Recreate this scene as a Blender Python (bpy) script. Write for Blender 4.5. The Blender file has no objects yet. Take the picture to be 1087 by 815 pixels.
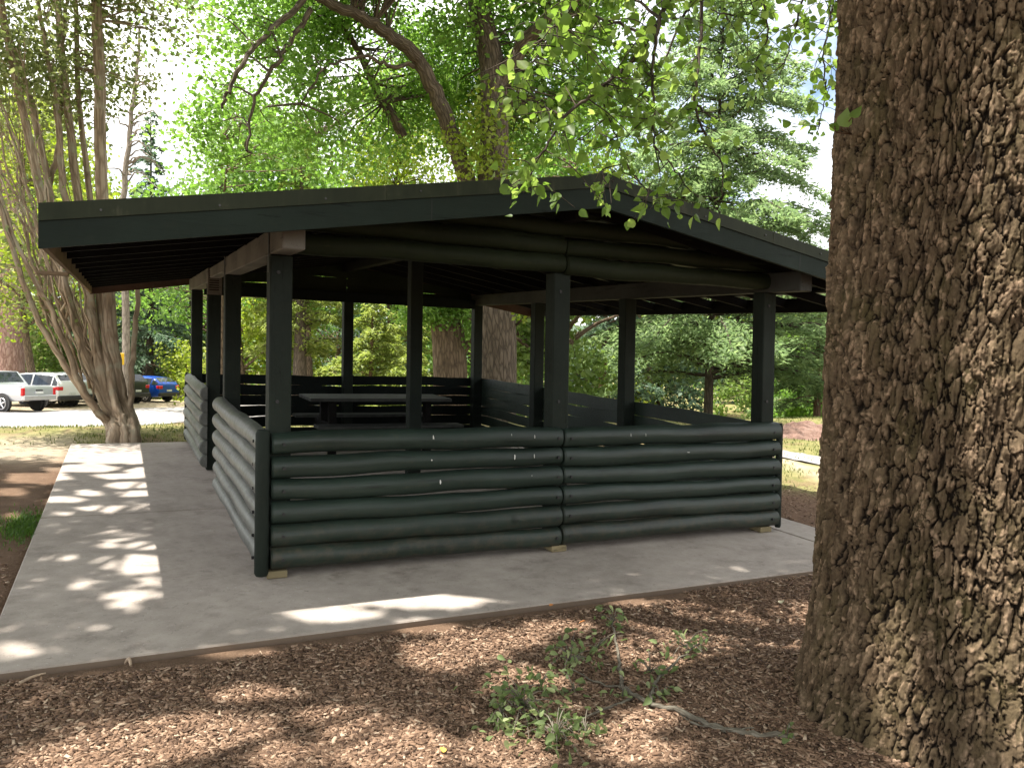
import bpy, math, random
import numpy as np
from mathutils import Matrix, Vector
rng = np.random.default_rng(7)
random.seed(7)
SC = bpy.context.scene
COL = SC.collection
PI = math.pi

# ------------------------------------------------------------------ camera
CAM = np.array([-0.9068, -5.626, 1.45])
YAW, PITCH, ROLL, FPX = .4538, -.0191, .0161, 851.74
def _rx(a):
    c, s = math.cos(a), math.sin(a); return np.array([[1, 0, 0], [0, c, -s], [0, s, c]])
def _rz(a):
    c, s = math.cos(a), math.sin(a); return np.array([[c, -s, 0], [s, c, 0], [0, 0, 1]])
RM = _rz(-YAW) @ _rx(PI/2+PITCH) @ _rz(ROLL)
def at(x, y, d):
    """world point seen at photo pixel x,y at depth d metres"""
    return CAM + d*(RM @ np.array([(x-543.5)/FPX, (407.5-y)/FPX, -1.]))
SX, SY = -.0034, .0454            # the site's gentle fall
def gnd(x, y, z0=0.):
    d = RM @ np.array([(x-543.5)/FPX, (407.5-y)/FPX, -1.])
    t = (z0+SX*CAM[0]+SY*CAM[1]-CAM[2])/(d[2]-SX*d[0]-SY*d[1])
    return CAM+t*d
SUN = np.array([-.31, .04, 1.])
cd = bpy.data.cameras.new('camera'); cam = bpy.data.objects.new('camera', cd); COL.objects.link(cam)
M4 = np.eye(4); M4[:3, :3] = RM; M4[:3, 3] = CAM
cam.matrix_world = Matrix(M4.tolist())
cd.sensor_width = 36; cd.sensor_fit = 'HORIZONTAL'; cd.lens = FPX/1087*36
cd.clip_start = .05; cd.clip_end = 2000
SC.camera = cam

# ------------------------------------------------------------------ node helpers
class NT:
    def __init__(s, tree): s.t = tree; s.n = tree.nodes; s.l = tree.links
    def new(s, typ, **kw):
        n = s.n.new(typ)
        for k, v in kw.items(): setattr(n, k, v)
        return n
    def link(s, a, b): s.l.new(a, b)
    def val(s, sock, v):
        if hasattr(v, 'is_output'): s.link(v, sock)
        else: sock.default_value = v
    def noise(s, vec, scale, detail=4, rough=.55, out='Fac'):
        n = s.new('ShaderNodeTexNoise'); n.inputs['Scale'].default_value = scale
        n.inputs['Detail'].default_value = detail; n.inputs['Roughness'].default_value = rough
        if vec is not None: s.link(vec, n.inputs['Vector'])
        return n.outputs[out]
    def ramp(s, fac, stops):
        n = s.new('ShaderNodeValToRGB'); e = n.color_ramp.elements
        while len(e) < len(stops): e.new(.5)
        for k, (p, c) in enumerate(stops):
            e[k].position = p; e[k].color = (*c, 1) if len(c) == 3 else c
        s.link(fac, n.inputs['Fac']); return n.outputs['Color']
    def mix(s, fac, a, b, blend='MIX'):
        n = s.new('ShaderNodeMix', data_type='RGBA', blend_type=blend)
        s.val(n.inputs[0], fac)
        for k, v in ((6, a), (7, b)):
            if hasattr(v, 'is_output'): s.link(v, n.inputs[k])
            else: n.inputs[k].default_value = (*v, 1)
        return n.outputs[2]
    def math(s, op, a, b=0., c=0.):
        n = s.new('ShaderNodeMath', operation=op); s.val(n.inputs[0], a); s.val(n.inputs[1], b); s.val(n.inputs[2], c)
        return n.outputs[0]
    def mapr(s, f, a, b, c=0., d=1.):
        n = s.new('ShaderNodeMapRange'); s.val(n.inputs[0], f)
        for k, v in ((1, a), (2, b), (3, c), (4, d)): n.inputs[k].default_value = v
        return n.outputs[0]
    def coords(s, kind='Object', scale=None):
        o = s.new('ShaderNodeTexCoord').outputs[kind]
        if scale is not None:
            m = s.new('ShaderNodeMapping'); m.inputs['Scale'].default_value = scale; s.link(o, m.inputs['Vector']); o = m.outputs[0]
        return o
    def attr(s, name, out='Fac'):
        return s.new('ShaderNodeAttribute', attribute_name=name).outputs[out]
    def bump(s, h, strength=.5, dist=.01, nrm=None):
        b = s.new('ShaderNodeBump'); b.inputs['Strength'].default_value = strength; b.inputs['Distance'].default_value = dist
        s.link(h, b.inputs['Height'])
        if nrm is not None: s.link(nrm, b.inputs['Normal'])
        return b.outputs[0]
def mat(name):
    m = bpy.data.materials.new(name); m.use_nodes = True
    t = NT(m.node_tree); p = t.n['Principled BSDF']
    return m, t, p
def pset(t, p, color=None, rough=None, spec=None, metal=None, normal=None):
    for k, v in (('Base Color', color), ('Roughness', rough), ('Specular IOR Level', spec), ('Metallic', metal)):
        if v is None: continue
        if isinstance(v, tuple): v = (*v, 1)
        t.val(p.inputs[k], v)
    if normal is not None: t.link(normal, p.inputs['Normal'])
def simple(name, c, rough=.6, metal=0., spec=.5, var=.15, scale=6.):
    m, t, p = mat(name); n = t.noise(t.coords(), scale)
    col = t.mix(t.mapr(n, .3, .7), tuple(x*(1-var) for x in c), tuple(min(1, x*(1+var)) for x in c))
    pset(t, p, col, rough, spec, metal); return m

# ------------------------------------------------------------------ mesh helpers
def link(name, me, material=None, parent=None):
    o = bpy.data.objects.new(name, me); COL.objects.link(o)
    if material is not None:
        for q in (material if isinstance(material, (list, tuple)) else [material]): me.materials.append(q)
    if parent is not None: o.parent = parent
    return o
def offs(parent):
    o = np.zeros(3)
    while parent is not None:
        o += np.array(parent.location[:]); parent = parent.parent
    return o
def mesh_np(name, V, F, material=None, parent=None, smooth=False, attrs=None, mi=None):
    """F: int array (n,k) or list of such arrays / list of lists; V world coords"""
    V = np.asarray(V, np.float32)-offs(parent).astype(np.float32)
    blocks = F if isinstance(F, list) else [F]
    blocks = [np.asarray(b, np.int32) for b in blocks if len(b)]
    me = bpy.data.meshes.new(name)
    me.vertices.add(len(V)); me.vertices.foreach_set('co', V.ravel())
    idx = np.concatenate([b.ravel() for b in blocks]); cnt = np.concatenate([np.full(len(b), b.shape[1], np.int32) for b in blocks])
    st = np.concatenate([[0], np.cumsum(cnt)[:-1]]).astype(np.int32)
    me.loops.add(len(idx)); me.loops.foreach_set('vertex_index', idx)
    me.polygons.add(len(cnt)); me.polygons.foreach_set('loop_start', st); me.polygons.foreach_set('loop_total', cnt)
    if smooth: me.polygons.foreach_set('use_smooth', np.ones(len(cnt), bool))
    if mi is not None: me.polygons.foreach_set('material_index', np.asarray(mi, np.int32))
    me.update(calc_edges=True)
    for k, a in (attrs or {}).items():
        a = np.asarray(a, np.float32)
        at_ = me.attributes.new(k, 'FLOAT' if a.ndim == 1 else 'FLOAT_VECTOR', 'POINT')
        at_.data.foreach_set('value' if a.ndim == 1 else 'vector', a.ravel())
    return link(name, me, material, parent)
class MB:
    """collects simple solids into one mesh"""
    def __init__(s): s.v = []; s.f = []; s.m = []; s.n = 0
    def add(s, V, F, m=0):
        s.v.append(np.asarray(V, float).reshape(-1, 3))
        for f in F: s.f.append([i+s.n for i in f]); s.m.append(m)
        s.n += len(s.v[-1]); return s
    def box(s, x0, x1, y0, y1, z0, z1, m=0, b=.006):
        """box with chamfered edges"""
        b = min(b, .3*min(x1-x0, y1-y0, z1-z0))
        V = []
        sg = [(-1, -1, -1), (1, -1, -1), (1, 1, -1), (-1, 1, -1), (-1, -1, 1), (1, -1, 1), (1, 1, 1), (-1, 1, 1)]
        c = ((x0+x1)/2, (y0+y1)/2, (z0+z1)/2); h = ((x1-x0)/2, (y1-y0)/2, (z1-z0)/2)
        for q in sg:
            for ax in range(3):
                V.append([c[k]+q[k]*(h[k]-(b if k != ax else 0)) for k in range(3)])
        F = []
        quads = [(0, 3, 2, 1, 2), (4, 5, 6, 7, 2), (0, 1, 5, 4, 1), (2, 3, 7, 6, 1), (1, 2, 6, 5, 0), (3, 0, 4, 7, 0)]
        for a, b_, c_, d, ax in quads: F.append([3*a+ax, 3*b_+ax, 3*c_+ax, 3*d+ax])
        E = [(0, 1), (1, 2), (2, 3), (3, 0), (4, 5), (5, 6), (6, 7), (7, 4), (0, 4), (1, 5), (2, 6), (3, 7)]
        for a, b_ in E:
            ax = [k for k in range(3) if sg[a][k] != sg[b_][k]][0]
            o = [k for k in range(3) if k != ax]
            F.append([3*a+o[0], 3*b_+o[0], 3*b_+o[1], 3*a+o[1]])
        for a in range(8): F.append([3*a, 3*a+1, 3*a+2])
        return s.add(V, F, m)
    def tube(s, pts, r, n=10, m=0, caps=True):
        V, F, _ = tube(pts, r, n); F = F.tolist()
        if caps:
            F.append(list(range(n))[::-1]); F.append(list(range(len(V)-n, len(V))))
        return s.add(V, F, m)
    def disc(s, c, axis, r, th, n=12, m=0):
        c = np.array(c, float); a = np.array(axis, float); a /= np.linalg.norm(a)
        return s.tube([c-a*th/2, c+a*th/2], [r, r], n, m)
    def build(s, name, material, parent=None, shear=False, smooth=False):
        V = np.concatenate(s.v)
        if shear: V = V.copy(); V[:, 2] += SX*V[:, 0]+SY*V[:, 1]
        V = V-offs(parent)
        me = bpy.data.meshes.new(name); me.from_pydata(V.tolist(), [], s.f)
        me.polygons.foreach_set('material_index', np.array(s.m, np.int32))
        import bmesh
        bm = bmesh.new(); bm.from_mesh(me); bmesh.ops.recalc_face_normals(bm, faces=bm.faces)
        bm.to_mesh(me); bm.free()
        if smooth:
            me.polygons.foreach_set('use_smooth', np.ones(len(me.polygons), bool))
            try: me.set_sharp_from_angle(angle=math.radians(40))
            except Exception: pass
        me.update(); return link(name, me, material, parent)
def tube(pts, r, n=8):
    P = np.asarray(pts, float); k = len(P); r = np.broadcast_to(np.asarray(r, float), (k,)) if np.ndim(r) == 0 else np.asarray(r, float)
    T = np.gradient(P, axis=0); T /= np.linalg.norm(T, axis=1)[:, None]+1e-9
    up = np.array([0, 0, 1.]) if abs(T[0][2]) < .9 else np.array([1., 0, 0])
    N = np.empty_like(P); a = np.cross(T[0], up); N[0] = a/np.linalg.norm(a)
    for i in range(1, k):
        a = N[i-1]-T[i]*np.dot(N[i-1], T[i]); N[i] = a/(np.linalg.norm(a)+1e-9)
    B = np.cross(T, N)
    th = np.linspace(0, 2*PI, n, endpoint=False)
    V = P[:, None]+r[:, None, None]*(np.cos(th)[None, :, None]*N[:, None]+np.sin(th)[None, :, None]*B[:, None])
    i = np.arange(k-1)[:, None]*n; j = np.arange(n)[None]; jn = (j+1) % n
    F = np.stack([i+j, i+jn, i+n+jn, i+n+j], -1).reshape(-1, 4)
    L = np.concatenate([[0], np.cumsum(np.linalg.norm(np.diff(P, axis=0), axis=1))])
    rr = max(r.max(), 1e-4)
    A = np.stack(np.broadcast_arrays(np.cos(th)[None]*rr, np.sin(th)[None]*rr, L[:, None]), -1).reshape(-1, 3)
    return V.reshape(-1, 3), F, A
def tubes(lst, n=6):
    """list of (pts, r) -> V,F,attr"""
    Vs, Fs, As, o = [], [], [], 0
    for it in lst:
        pts, r = it[0], it[1]; nn = it[2] if len(it) > 2 else n
        V, F, A = tube(pts, r, nn); A = A+np.array([o*.013 % 50, 0, o*.0071 % 50])
        Vs.append(V); Fs.append(F+o); As.append(A); o += len(V)
    return np.concatenate(Vs), np.concatenate(Fs), np.concatenate(As)
def smooth_path(pts, k=6, jit=0., g=rng):
    """Catmull-Rom through control points"""
    P = np.asarray(pts, float); P = np.vstack([2*P[0]-P[1], P, 2*P[-1]-P[-2]]); out = []
    for i in range(1, len(P)-2):
        for t in np.linspace(0, 1, k, endpoint=False):
            a, b, c, d = P[i-1:i+3]
            out.append(.5*((2*b)+(c-a)*t+(2*a-5*b+4*c-d)*t*t+(3*b-a-3*c+d)*t**3))
    out.append(P[-2]); out = np.array(out)
    if jit: out[1:-1] += g.normal(0, jit, out[1:-1].shape)
    return out
def rad(path, r0, r1, p=1.):
    t = np.linspace(0, 1, len(path))**p; return r0+(r1-r0)*t
def leaf_mesh(C, size, g, up=.5, wid=.62, shape='quad', tip=None):
    """one leaf per centre C; returns V,F (quads)"""
    n = len(C)
    nrm = g.normal(0, 1, (n, 3)); nrm /= np.linalg.norm(nrm, axis=1)[:, None]; nrm[:, 2] += up
    nrm /= np.linalg.norm(nrm, axis=1)[:, None]
    t = g.normal(0, 1, (n, 3)) if tip is None else np.asarray(tip)+g.normal(0, .5, (n, 3))
    t -= nrm*(t*nrm).sum(1)[:, None]; t /= np.linalg.norm(t, axis=1)[:, None]+1e-9
    b = np.cross(nrm, t); s = size*g.uniform(.65, 1.3, n)[:, None]; w = s*wid
    if shape == 'quad':
        k = .12
        V = np.stack([C-t*s*.5, C+b*w*.5-t*s*.05+nrm*s*k, C+t*s*.5, C-b*w*.5-t*s*.05+nrm*s*k], 1).reshape(-1, 3)
        return V, np.arange(n*4).reshape(n, 4)
    k = .10; dr = nrm*s*.10
    out = [(-.34, .27), (-.14, .45), (.10, .42), (.33, .22)]
    L_ = [C+b*w*q+t*s*p+nrm*s*k*q*2-dr*max(0, p)*2 for p, q in out]; R_ = [C-b*w*q+t*s*p+nrm*s*k*q*2-dr*max(0, p)*2 for p, q in out]
    V = np.stack([C-t*s*.40]+L_+[C+t*s*.58-dr*1.4]+R_, 1).reshape(-1, 3)
    q = np.arange(n)[:, None]*10
    return V, np.concatenate([q+np.array([[0, 1, 2, 3, 4, 5]]), q+np.array([[0, 5, 9, 8, 7, 6]])])
def empty(name, loc, label, cat, group=None):
    o = bpy.data.objects.new(name, None); COL.objects.link(o); o.location = [float(a) for a in loc]; o.empty_display_size = .2
    tag(o, label, cat, group); return o
def tag(o, label=None, cat=None, group=None, kind=None):
    if label: o['label'] = label
    if cat: o['category'] = cat
    if group: o['group'] = group
    if kind: o['kind'] = kind
    return o
# numpy value noise -------------------------------------------------
def _h(ix, iy, iz, s=0):
    x = (ix.astype(np.int64)*374761393+iy.astype(np.int64)*668265263+iz.astype(np.int64)*2147483647+s*974711) & 0xffffffff
    x = ((x ^ (x >> 13))*1274126177) & 0xffffffff; x = ((x ^ (x >> 16))*2246822519) & 0xffffffff
    return ((x ^ (x >> 15)) & 0xffffff)/float(0xffffff)
def vnoise(x, y, z=None, s=0):
    z = np.zeros_like(x) if z is None else z
    i, j, k = np.floor(x), np.floor(y), np.floor(z); u, v, w = x-i, y-j, z-k
    u, v, w = u*u*(3-2*u), v*v*(3-2*v), w*w*(3-2*w); r = 0
    for a in (0, 1):
        for b in (0, 1):
            for c in (0, 1):
                r = r+_h(i+a, j+b, k+c, s)*(u if a else 1-u)*(v if b else 1-v)*(w if c else 1-w)
    return r
def fbm(x, y, z=None, o=4, s=0):
    r, a, t = 0, .5, 0
    for k in range(o):
        r = r+a*vnoise(x*2**k, y*2**k, None if z is None else z*2**k, s+k); t += a; a *= .5
    return r/t
def sstep(a, b, x):
    t = np.clip((x-a)/(b-a), 0, 1); return t*t*(3-2*t)

# ------------------------------------------------------------------ world and sun
SC.render.engine = 'CYCLES'
w = bpy.data.worlds.new('World'); SC.world = w; w.use_nodes = True
t = NT(w.node_tree); bg = t.n['Background']
sky = t.new('ShaderNodeTexSky', sky_type='NISHITA'); sky.sun_disc = False
el = math.atan2(SUN[2], math.hypot(SUN[0], SUN[1])); az = math.atan2(SUN[0], SUN[1])
sky.sun_elevation = el; sky.sun_rotation = az; sky.air_density = 1.; sky.dust_density = 1.5
n = t.noise(t.coords('Generated', (1, 1, 2.2)), 2.6, 6, .6)
cl = t.mix(t.mapr(n, .33, .56), sky.outputs[0], (10., 9.8, 9.5))
t.link(cl, bg.inputs['Color']); bg.inputs['Strength'].default_value = .10
sl = bpy.data.lights.new('sun', 'SUN'); sun = bpy.data.objects.new('sun', sl); COL.objects.link(sun)
sl.energy = 5.; sl.angle = math.radians(.6); sl.color = (1., .95, .87)
sun.rotation_euler = Vector(SUN.tolist()).to_track_quat('Z', 'Y').to_euler(); sun.location = (0, 0, 30)
vs = SC.view_settings; vs.view_transform = 'Standard'; vs.look = 'None'; vs.exposure = 1.45; vs.gamma = 1; vs.use_curve_mapping = False

# ------------------------------------------------------------------ materials
def leaf_mat(name, c1, c2, trans=.45, rough=.5, tc=1.6):
    m, t, p = mat(name); g = t.new('ShaderNodeNewGeometry')
    r = g.outputs['Random Per Island']
    col = t.ramp(r, [(0., tuple(a*.75 for a in c1)), (.5, c1), (1., c2)])
    pset(t, p, col, rough, .35)
    tr = t.new('ShaderNodeBsdfTranslucent')
    hs = t.new('ShaderNodeHueSaturation'); hs.inputs['Hue'].default_value = .494; hs.inputs['Saturation'].default_value = 1.1; hs.inputs['Value'].default_value = tc
    t.link(col, hs.inputs['Color']); t.link(hs.outputs[0], tr.inputs['Color'])
    mx = t.new('ShaderNodeMixShader'); mx.inputs[0].default_value = trans
    t.link(p.outputs[0], mx.inputs[1]); t.link(tr.outputs[0], mx.inputs[2])
    t.link(mx.outputs[0], t.n['Material Output'].inputs['Surface']); return m
L_LIME = leaf_mat('linden_leaf', (.125, .205, .042), (.20, .27, .075), .62, .42, 1.75)
L_MAPLE = leaf_mat('maple_leaf', (.125, .235, .045), (.20, .31, .085), .5, .5, 1.7)
L_YEL = leaf_mat('yellow_green_leaf', (.19, .26, .035), (.30, .335, .085), .5, .5, 1.65)
L_GUM = leaf_mat('gum_leaf', (.15, .19, .065), (.22, .245, .105), .5, .5, 1.5)
L_CEDAR = leaf_mat('cedar_needle', (.15, .225, .10), (.24, .315, .145), .58, .55, 1.5)
L_PINE = leaf_mat('pine_needle', (.20, .26, .06), (.30, .335, .11), .45, .55, 1.6)
L_DARK = leaf_mat('dark_leaf', (.13, .20, .05), (.20, .27, .08), .5, .5, 1.6)
L_BLUE = leaf_mat('bluish_leaf', (.09, .15, .09), (.15, .21, .13), .4, .55, 1.4)
L_DRY = leaf_mat('wilting_leaf', (.15, .21, .075), (.29, .335, .16), .45, .6, 1.4)
L_GRASS = leaf_mat('grass_blade', (.10, .13, .035), (.2, .2, .07), .35, .6, 1.3)
L_TUFT = leaf_mat('green_grass_blade', (.06, .13, .02), (.10, .17, .03), .4, .5, 1.4)

def bark_mat(name, c1, c2, c3, sc=(9, 9, 2.2), bump=.9, dist=.02, lichen=None):
    m, t, p = mat(name); a = t.attr('bark', 'Vector')
    mp = t.new('ShaderNodeMapping'); mp.inputs['Scale'].default_value = sc; t.link(a, mp.inputs['Vector'])
    n1 = t.noise(mp.outputs[0], 1.6, 6, .62); v = t.new('ShaderNodeTexVoronoi', feature='DISTANCE_TO_EDGE'); v.inputs['Scale'].default_value = 2.2
    wv = t.mix(.35, mp.outputs[0], t.noise(mp.outputs[0], 2., 3, .5, 'Color')); t.link(wv, v.inputs['Vector'])
    e = t.mapr(v.outputs[0], 0., .22)
    h = t.math('MULTIPLY', e, t.mapr(n1, .2, .8, .45, 1.))
    col = t.ramp(t.math('ADD', t.math('MULTIPLY', e, .35), t.math('MULTIPLY', n1, .65)), [(.15, c1), (.5, c2), (.85, c3)])
    if lichen: col = t.mix(t.mapr(t.noise(t.coords(), 3.2, 5, .65), .52, .66, 0, .75), col, lichen)
    pset(t, p, col, .9, .2, None, t.bump(h, bump, dist)); return m
B_BROWN = bark_mat('brown_bark', (.04, .028, .02), (.12, .085, .056), (.21, .152, .10))
B_GUM = bark_mat('gum_bark', (.11, .085, .06), (.27, .205, .145), (.43, .355, .27), (4.5, 4.5, 1.6), .28, .010, (.33, .32, .24))
B_MID = bark_mat('grey_brown_bark', (.03, .024, .018), (.09, .07, .052), (.16, .128, .096))
B_DARK = bark_mat('dark_bark', (.02, .016, .012), (.06, .047, .036), (.12, .095, .07))
B_PINK = bark_mat('pinkish_bark', (.15, .085, .07), (.30, .19, .165), (.42, .30, .27), (4, 4, 1.4))
B_RED = bark_mat('red_brown_bark', (.06, .036, .024), (.13, .08, .05), (.20, .13, .08))
B_GREY = bark_mat('grey_twig_bark', (.09, .075, .06), (.19, .16, .13), (.30, .26, .21), (8, 8, 2), .4, .01)

def hero_bark():
    m, t, p = mat('deeply_fissured_bark'); h = t.attr('plate'); co = t.coords('Object')
    big = t.noise(co, 3.5, 4, .6); fine = t.noise(t.coords('Object', (1, 1, .5)), 75, 7, .78); mid = t.noise(t.coords('Object', (1, 1, .5)), 17, 5, .65)
    c = t.ramp(t.math('ADD', t.math('MULTIPLY', mid, .45), t.math('MULTIPLY', fine, .55)),
               [(.36, (.026, .017, .010)), (.47, (.072, .048, .028)), (.57, (.135, .092, .055)), (.70, (.26, .185, .12))])
    c = t.mix(t.mapr(big, .45, .68, 0, .55), c, t.mix(fine, (.032, .031, .010), (.10, .088, .030)))         # moss
    pale = t.attr('pale'); c = t.mix(t.math('MULTIPLY', pale, t.mapr(fine, .35, .6, .2, 1.)), c, (.42, .29, .19))
    c = t.mix(t.mapr(t.attr('tone'), .2, .8, .0, .8), c, t.mix(.55, c, (.22, .16, .10))); c = t.mix(t.mapr(h, .05, .5), (.013, .009, .006), c)
    b = t.bump(fine, 1., .012); b = t.bump(mid, .6, .015, b)
    pset(t, p, c, .92, .15, None, b); return m
B_HERO = hero_bark()

def paint_mat(name, c, rough=.5, grain=(2, 60, 60), var=.35, wear=None, bump=.45):
    m, t, p = mat(name); co = t.coords('Object', grain); n = t.noise(co, 1., 5, .6); n2 = t.noise(t.coords(), 1.7, 4)
    n3 = t.noise(t.coords(), 14, 5, .7)
    col = t.mix(t.mapr(n2, .3, .7), tuple(a*(1-var) for a in c), tuple(a*(1+var) for a in c))
    if wear is not None: col = t.mix(t.mapr(t.math('ADD', t.math('MULTIPLY', n, .5), t.math('MULTIPLY', n3, .5)), .55, .72, 0, .65), col, wear)
    spl = t.noise(t.coords('Object', tuple(a*.45 for a in grain)), 1.3, 6, .75)
    col = t.mix(t.mapr(spl, .60, .66, 0, .7), col, tuple(a*.25 for a in c)); col = t.mix(t.mapr(spl, .30, .22, 0, .6), col, tuple(min(1, a*2.2+.012) for a in c))
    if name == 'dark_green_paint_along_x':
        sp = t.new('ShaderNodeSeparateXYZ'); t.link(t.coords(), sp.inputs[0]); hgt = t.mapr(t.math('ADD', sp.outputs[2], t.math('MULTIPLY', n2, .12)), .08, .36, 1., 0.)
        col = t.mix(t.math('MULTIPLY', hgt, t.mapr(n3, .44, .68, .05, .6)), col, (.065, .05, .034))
    nk = None
    if 'along' in name:                                     # knots showing through the paint
        vk = t.new('ShaderNodeTexVoronoi'); vk.inputs['Scale'].default_value = 2.6; t.link(t.coords(), vk.inputs['Vector'])
        nk = t.mapr(vk.outputs['Distance'], .11, .04); col = t.mix(t.math('MULTIPLY', nk, .6), col, tuple(a*.35 for a in c))
    dust = t.mapr(n3, .52, .75, 0, .22); col = t.mix(dust, col, (.04, .042, .034) if max(c) < .06 else (.16, .15, .13))
    pset(t, p, col, t.mapr(n3, .3, .7, rough-.08, rough+.12), .33 if rough < .6 else .12, None, t.bump(n, bump, .005, t.bump(nk, .6, .006) if nk is not None else None)); return m
GREEN = (.0165, .0275, .021)
P_LOGX = paint_mat('dark_green_paint_along_x', GREEN, .42, (3, 45, 45), .3, (.05, .052, .03))
P_LOGY = paint_mat('faded_lit_green_paint_along_y', (.085, .09, .082), .42, (45, 3, 45), .3, (.17, .165, .15))  # some fading, plus the left side's bright sheen put into a lighter green
P_INNER = paint_mat('shaded_green_paint_inside', (.006, .009, .008), .75, (8, 8, 40), .2)  # darker copy of the green, with the shelter's inner shade in the colour
P_POST = paint_mat('dark_green_paint_upright', (.0135, .0185, .0145), .66, (45, 45, 3), .3, (.026, .029, .022))
P_FASC = paint_mat('dark_green_paint_fascia', (.013, .0205, .016), .62, (3, 45, 45), .2)
P_SOFF = paint_mat('unlit_brown_stain', (.007, .0065, .006), .85, (20, 3, 30), .3)  # near-black brown with the roof underside's shade put into it
P_GABLE = paint_mat('olive_green_paint_gable', (.014, .019, .009), .6, (3, 45, 45), .35, (.03, .032, .012))
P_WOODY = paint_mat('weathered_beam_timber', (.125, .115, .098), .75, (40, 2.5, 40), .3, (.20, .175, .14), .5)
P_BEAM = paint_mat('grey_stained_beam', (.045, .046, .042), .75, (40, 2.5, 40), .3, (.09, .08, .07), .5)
P_BARGE = paint_mat('dark_red_brown_board', (.075, .045, .032), .8, (3, 40, 40), .2)
P_RAWX = paint_mat('bare_pine_board', (.22, .16, .105), .8, (3, 40, 40), .2, (.16, .12, .08), .4)
P_BLOCK = paint_mat('bare_footing_block', (.20, .165, .095), .85, (4, 30, 40), .25, (.12, .10, .06), .4)
def flash_mat():
    m, t, p = mat('weathered_metal_flashing'); co = t.coords('Object', (9, 9, .8)); n = t.noise(co, 1.5, 5, .7); n2 = t.noise(t.coords(), 5, 5, .7)
    c = t.ramp(t.math('ADD', t.math('MULTIPLY', n, .5), t.math('MULTIPLY', n2, .5)), [(.3, (.012, .017, .009)), (.54, (.022, .028, .015)), (.76, (.085, .08, .055))])
    pset(t, p, c, .65, .2, .0, t.bump(n2, .15, .003)); return m
P_FLASH = flash_mat()
P_ROOF = simple('green_roof_sheet', (.07, .085, .06), .5, .3)
P_TABLE = simple('weathered_table_board', (.04, .042, .038), .7, 0, .2, .3, 9)
P_BOLT = simple('dark_bolt', (.01, .01, .01), .6)
P_CHIP = simple('white_chipped_paint', (.62, .62, .58), .7)
P_STEEL = simple('galvanised_strap', (.06, .06, .06), .5, .6)

def concrete():
    m, t, p = mat('worn_concrete'); co = t.coords(); a = t.noise(co, .9, 5, .6); b = t.noise(co, 7, 6, .7); f = t.noise(co, 95, 4, .7)
    c = t.ramp(t.math('ADD', t.math('MULTIPLY', a, .5), t.math('MULTIPLY', b, .5)), [(.32, (.235, .20, .172)), (.5, (.335, .292, .255)), (.68, (.42, .37, .325))])
    c = t.mix(t.mapr(t.noise(co, 3.1, 6, .75), .58, .70, 0, .55), c, (.15, .125, .105))
    c = t.mix(t.mapr(f, .62, .70, 0, .6), c, (.10, .09, .08)); c = t.mix(t.mapr(t.noise(co, 60, 2, .5), .70, .74, 0, .7), c, (.5, .48, .45))
    st = t.noise(co, 1.6, 7, .8); c = t.mix(t.mapr(st, .55, .66, 0, .4), c, (.16, .13, .11)); c = t.mix(t.mapr(st, .42, .33, 0, .4), c, (.46, .41, .37)); c = t.mix(t.mapr(t.noise(co, 22, 5, .8), .60, .66, 0, .5), c, (.13, .11, .095))
    sep = t.new('ShaderNodeSeparateXYZ'); t.link(t.new('ShaderNodeNewGeometry').outputs['True Normal'], sep.inputs[0])
    c = t.mix(t.mapr(sep.outputs[2], .75, .5, 0, .9), c, (.14, .098, .066))
    pset(t, p, c, .85, .3, None, t.bump(t.math('ADD', f, b), .4, .004)); return m
M_CONC = concrete()
def ground_mat():
    m, t, p = mat('park_ground'); co = t.coords(); g, s, pl = t.attr('grass'), t.attr('soil'), t.attr('sand')
    n = t.noise(co, 3, 6, .7); f = t.noise(co, 28, 6, .75); f2 = t.noise(co, 90, 4, .8)
    mul = t.ramp(t.math('ADD', t.math('MULTIPLY', f, .55), t.math('MULTIPLY', f2, .45)), [(.33, (.07, .043, .028)), (.5, (.18, .112, .073)), (.68, (.34, .225, .155))])
    soil = t.ramp(t.math('ADD', t.math('MULTIPLY', n, .6), t.math('MULTIPLY', f2, .4)), [(.3, (.085, .054, .036)), (.5, (.15, .097, .064)), (.7, (.25, .168, .112))])
    gr = t.ramp(t.math('ADD', t.math('MULTIPLY', n, .6), t.math('MULTIPLY', f, .4)), [(.3, (.10, .12, .035)), (.5, (.19, .18, .07)), (.7, (.33, .27, .14))])
    sand = t.mix(f, (.36, .29, .20), (.50, .43, .33))
    c = t.mix(s, mul, soil); c = t.mix(g, c, gr); c = t.mix(pl, c, sand)
    pset(t, p, c, .95, .1, None, t.bump(t.math('ADD', f, f2), .8, .02)); return m
M_GROUND = ground_mat()
def road_mat():
    m, t, p = mat('sun_bleached_asphalt'); co = t.coords(); n = t.noise(co, .6, 5, .6); f = t.noise(co, 40, 4, .7)
    c = t.mix(t.math('ADD', t.math('MULTIPLY', n, .5), t.math('MULTIPLY', f, .5)), (.20, .185, .175), (.33, .31, .30))
    pset(t, p, c, .9, .2, None, t.bump(f, .4, .01)); return m
M_ROAD = road_mat()
def chip_mat():
    m, t, p = mat('wood_chip'); r = t.new('ShaderNodeNewGeometry').outputs['Random Per Island']
    c = t.ramp(r, [(0, (.06, .034, .021)), (.3, (.135, .079, .048)), (.65, (.23, .143, .09)), (.93, (.36, .245, .168)), (1., (.50, .39, .28))])
    n = t.noise(t.coords('Object', (1, 1, 1)), 120, 3); c = t.mix(t.mapr(n, .3, .7, 0, .4), c, (.08, .055, .04))
    pset(t, p, c, .85, .25); return m
M_CHIP = chip_mat()

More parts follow.
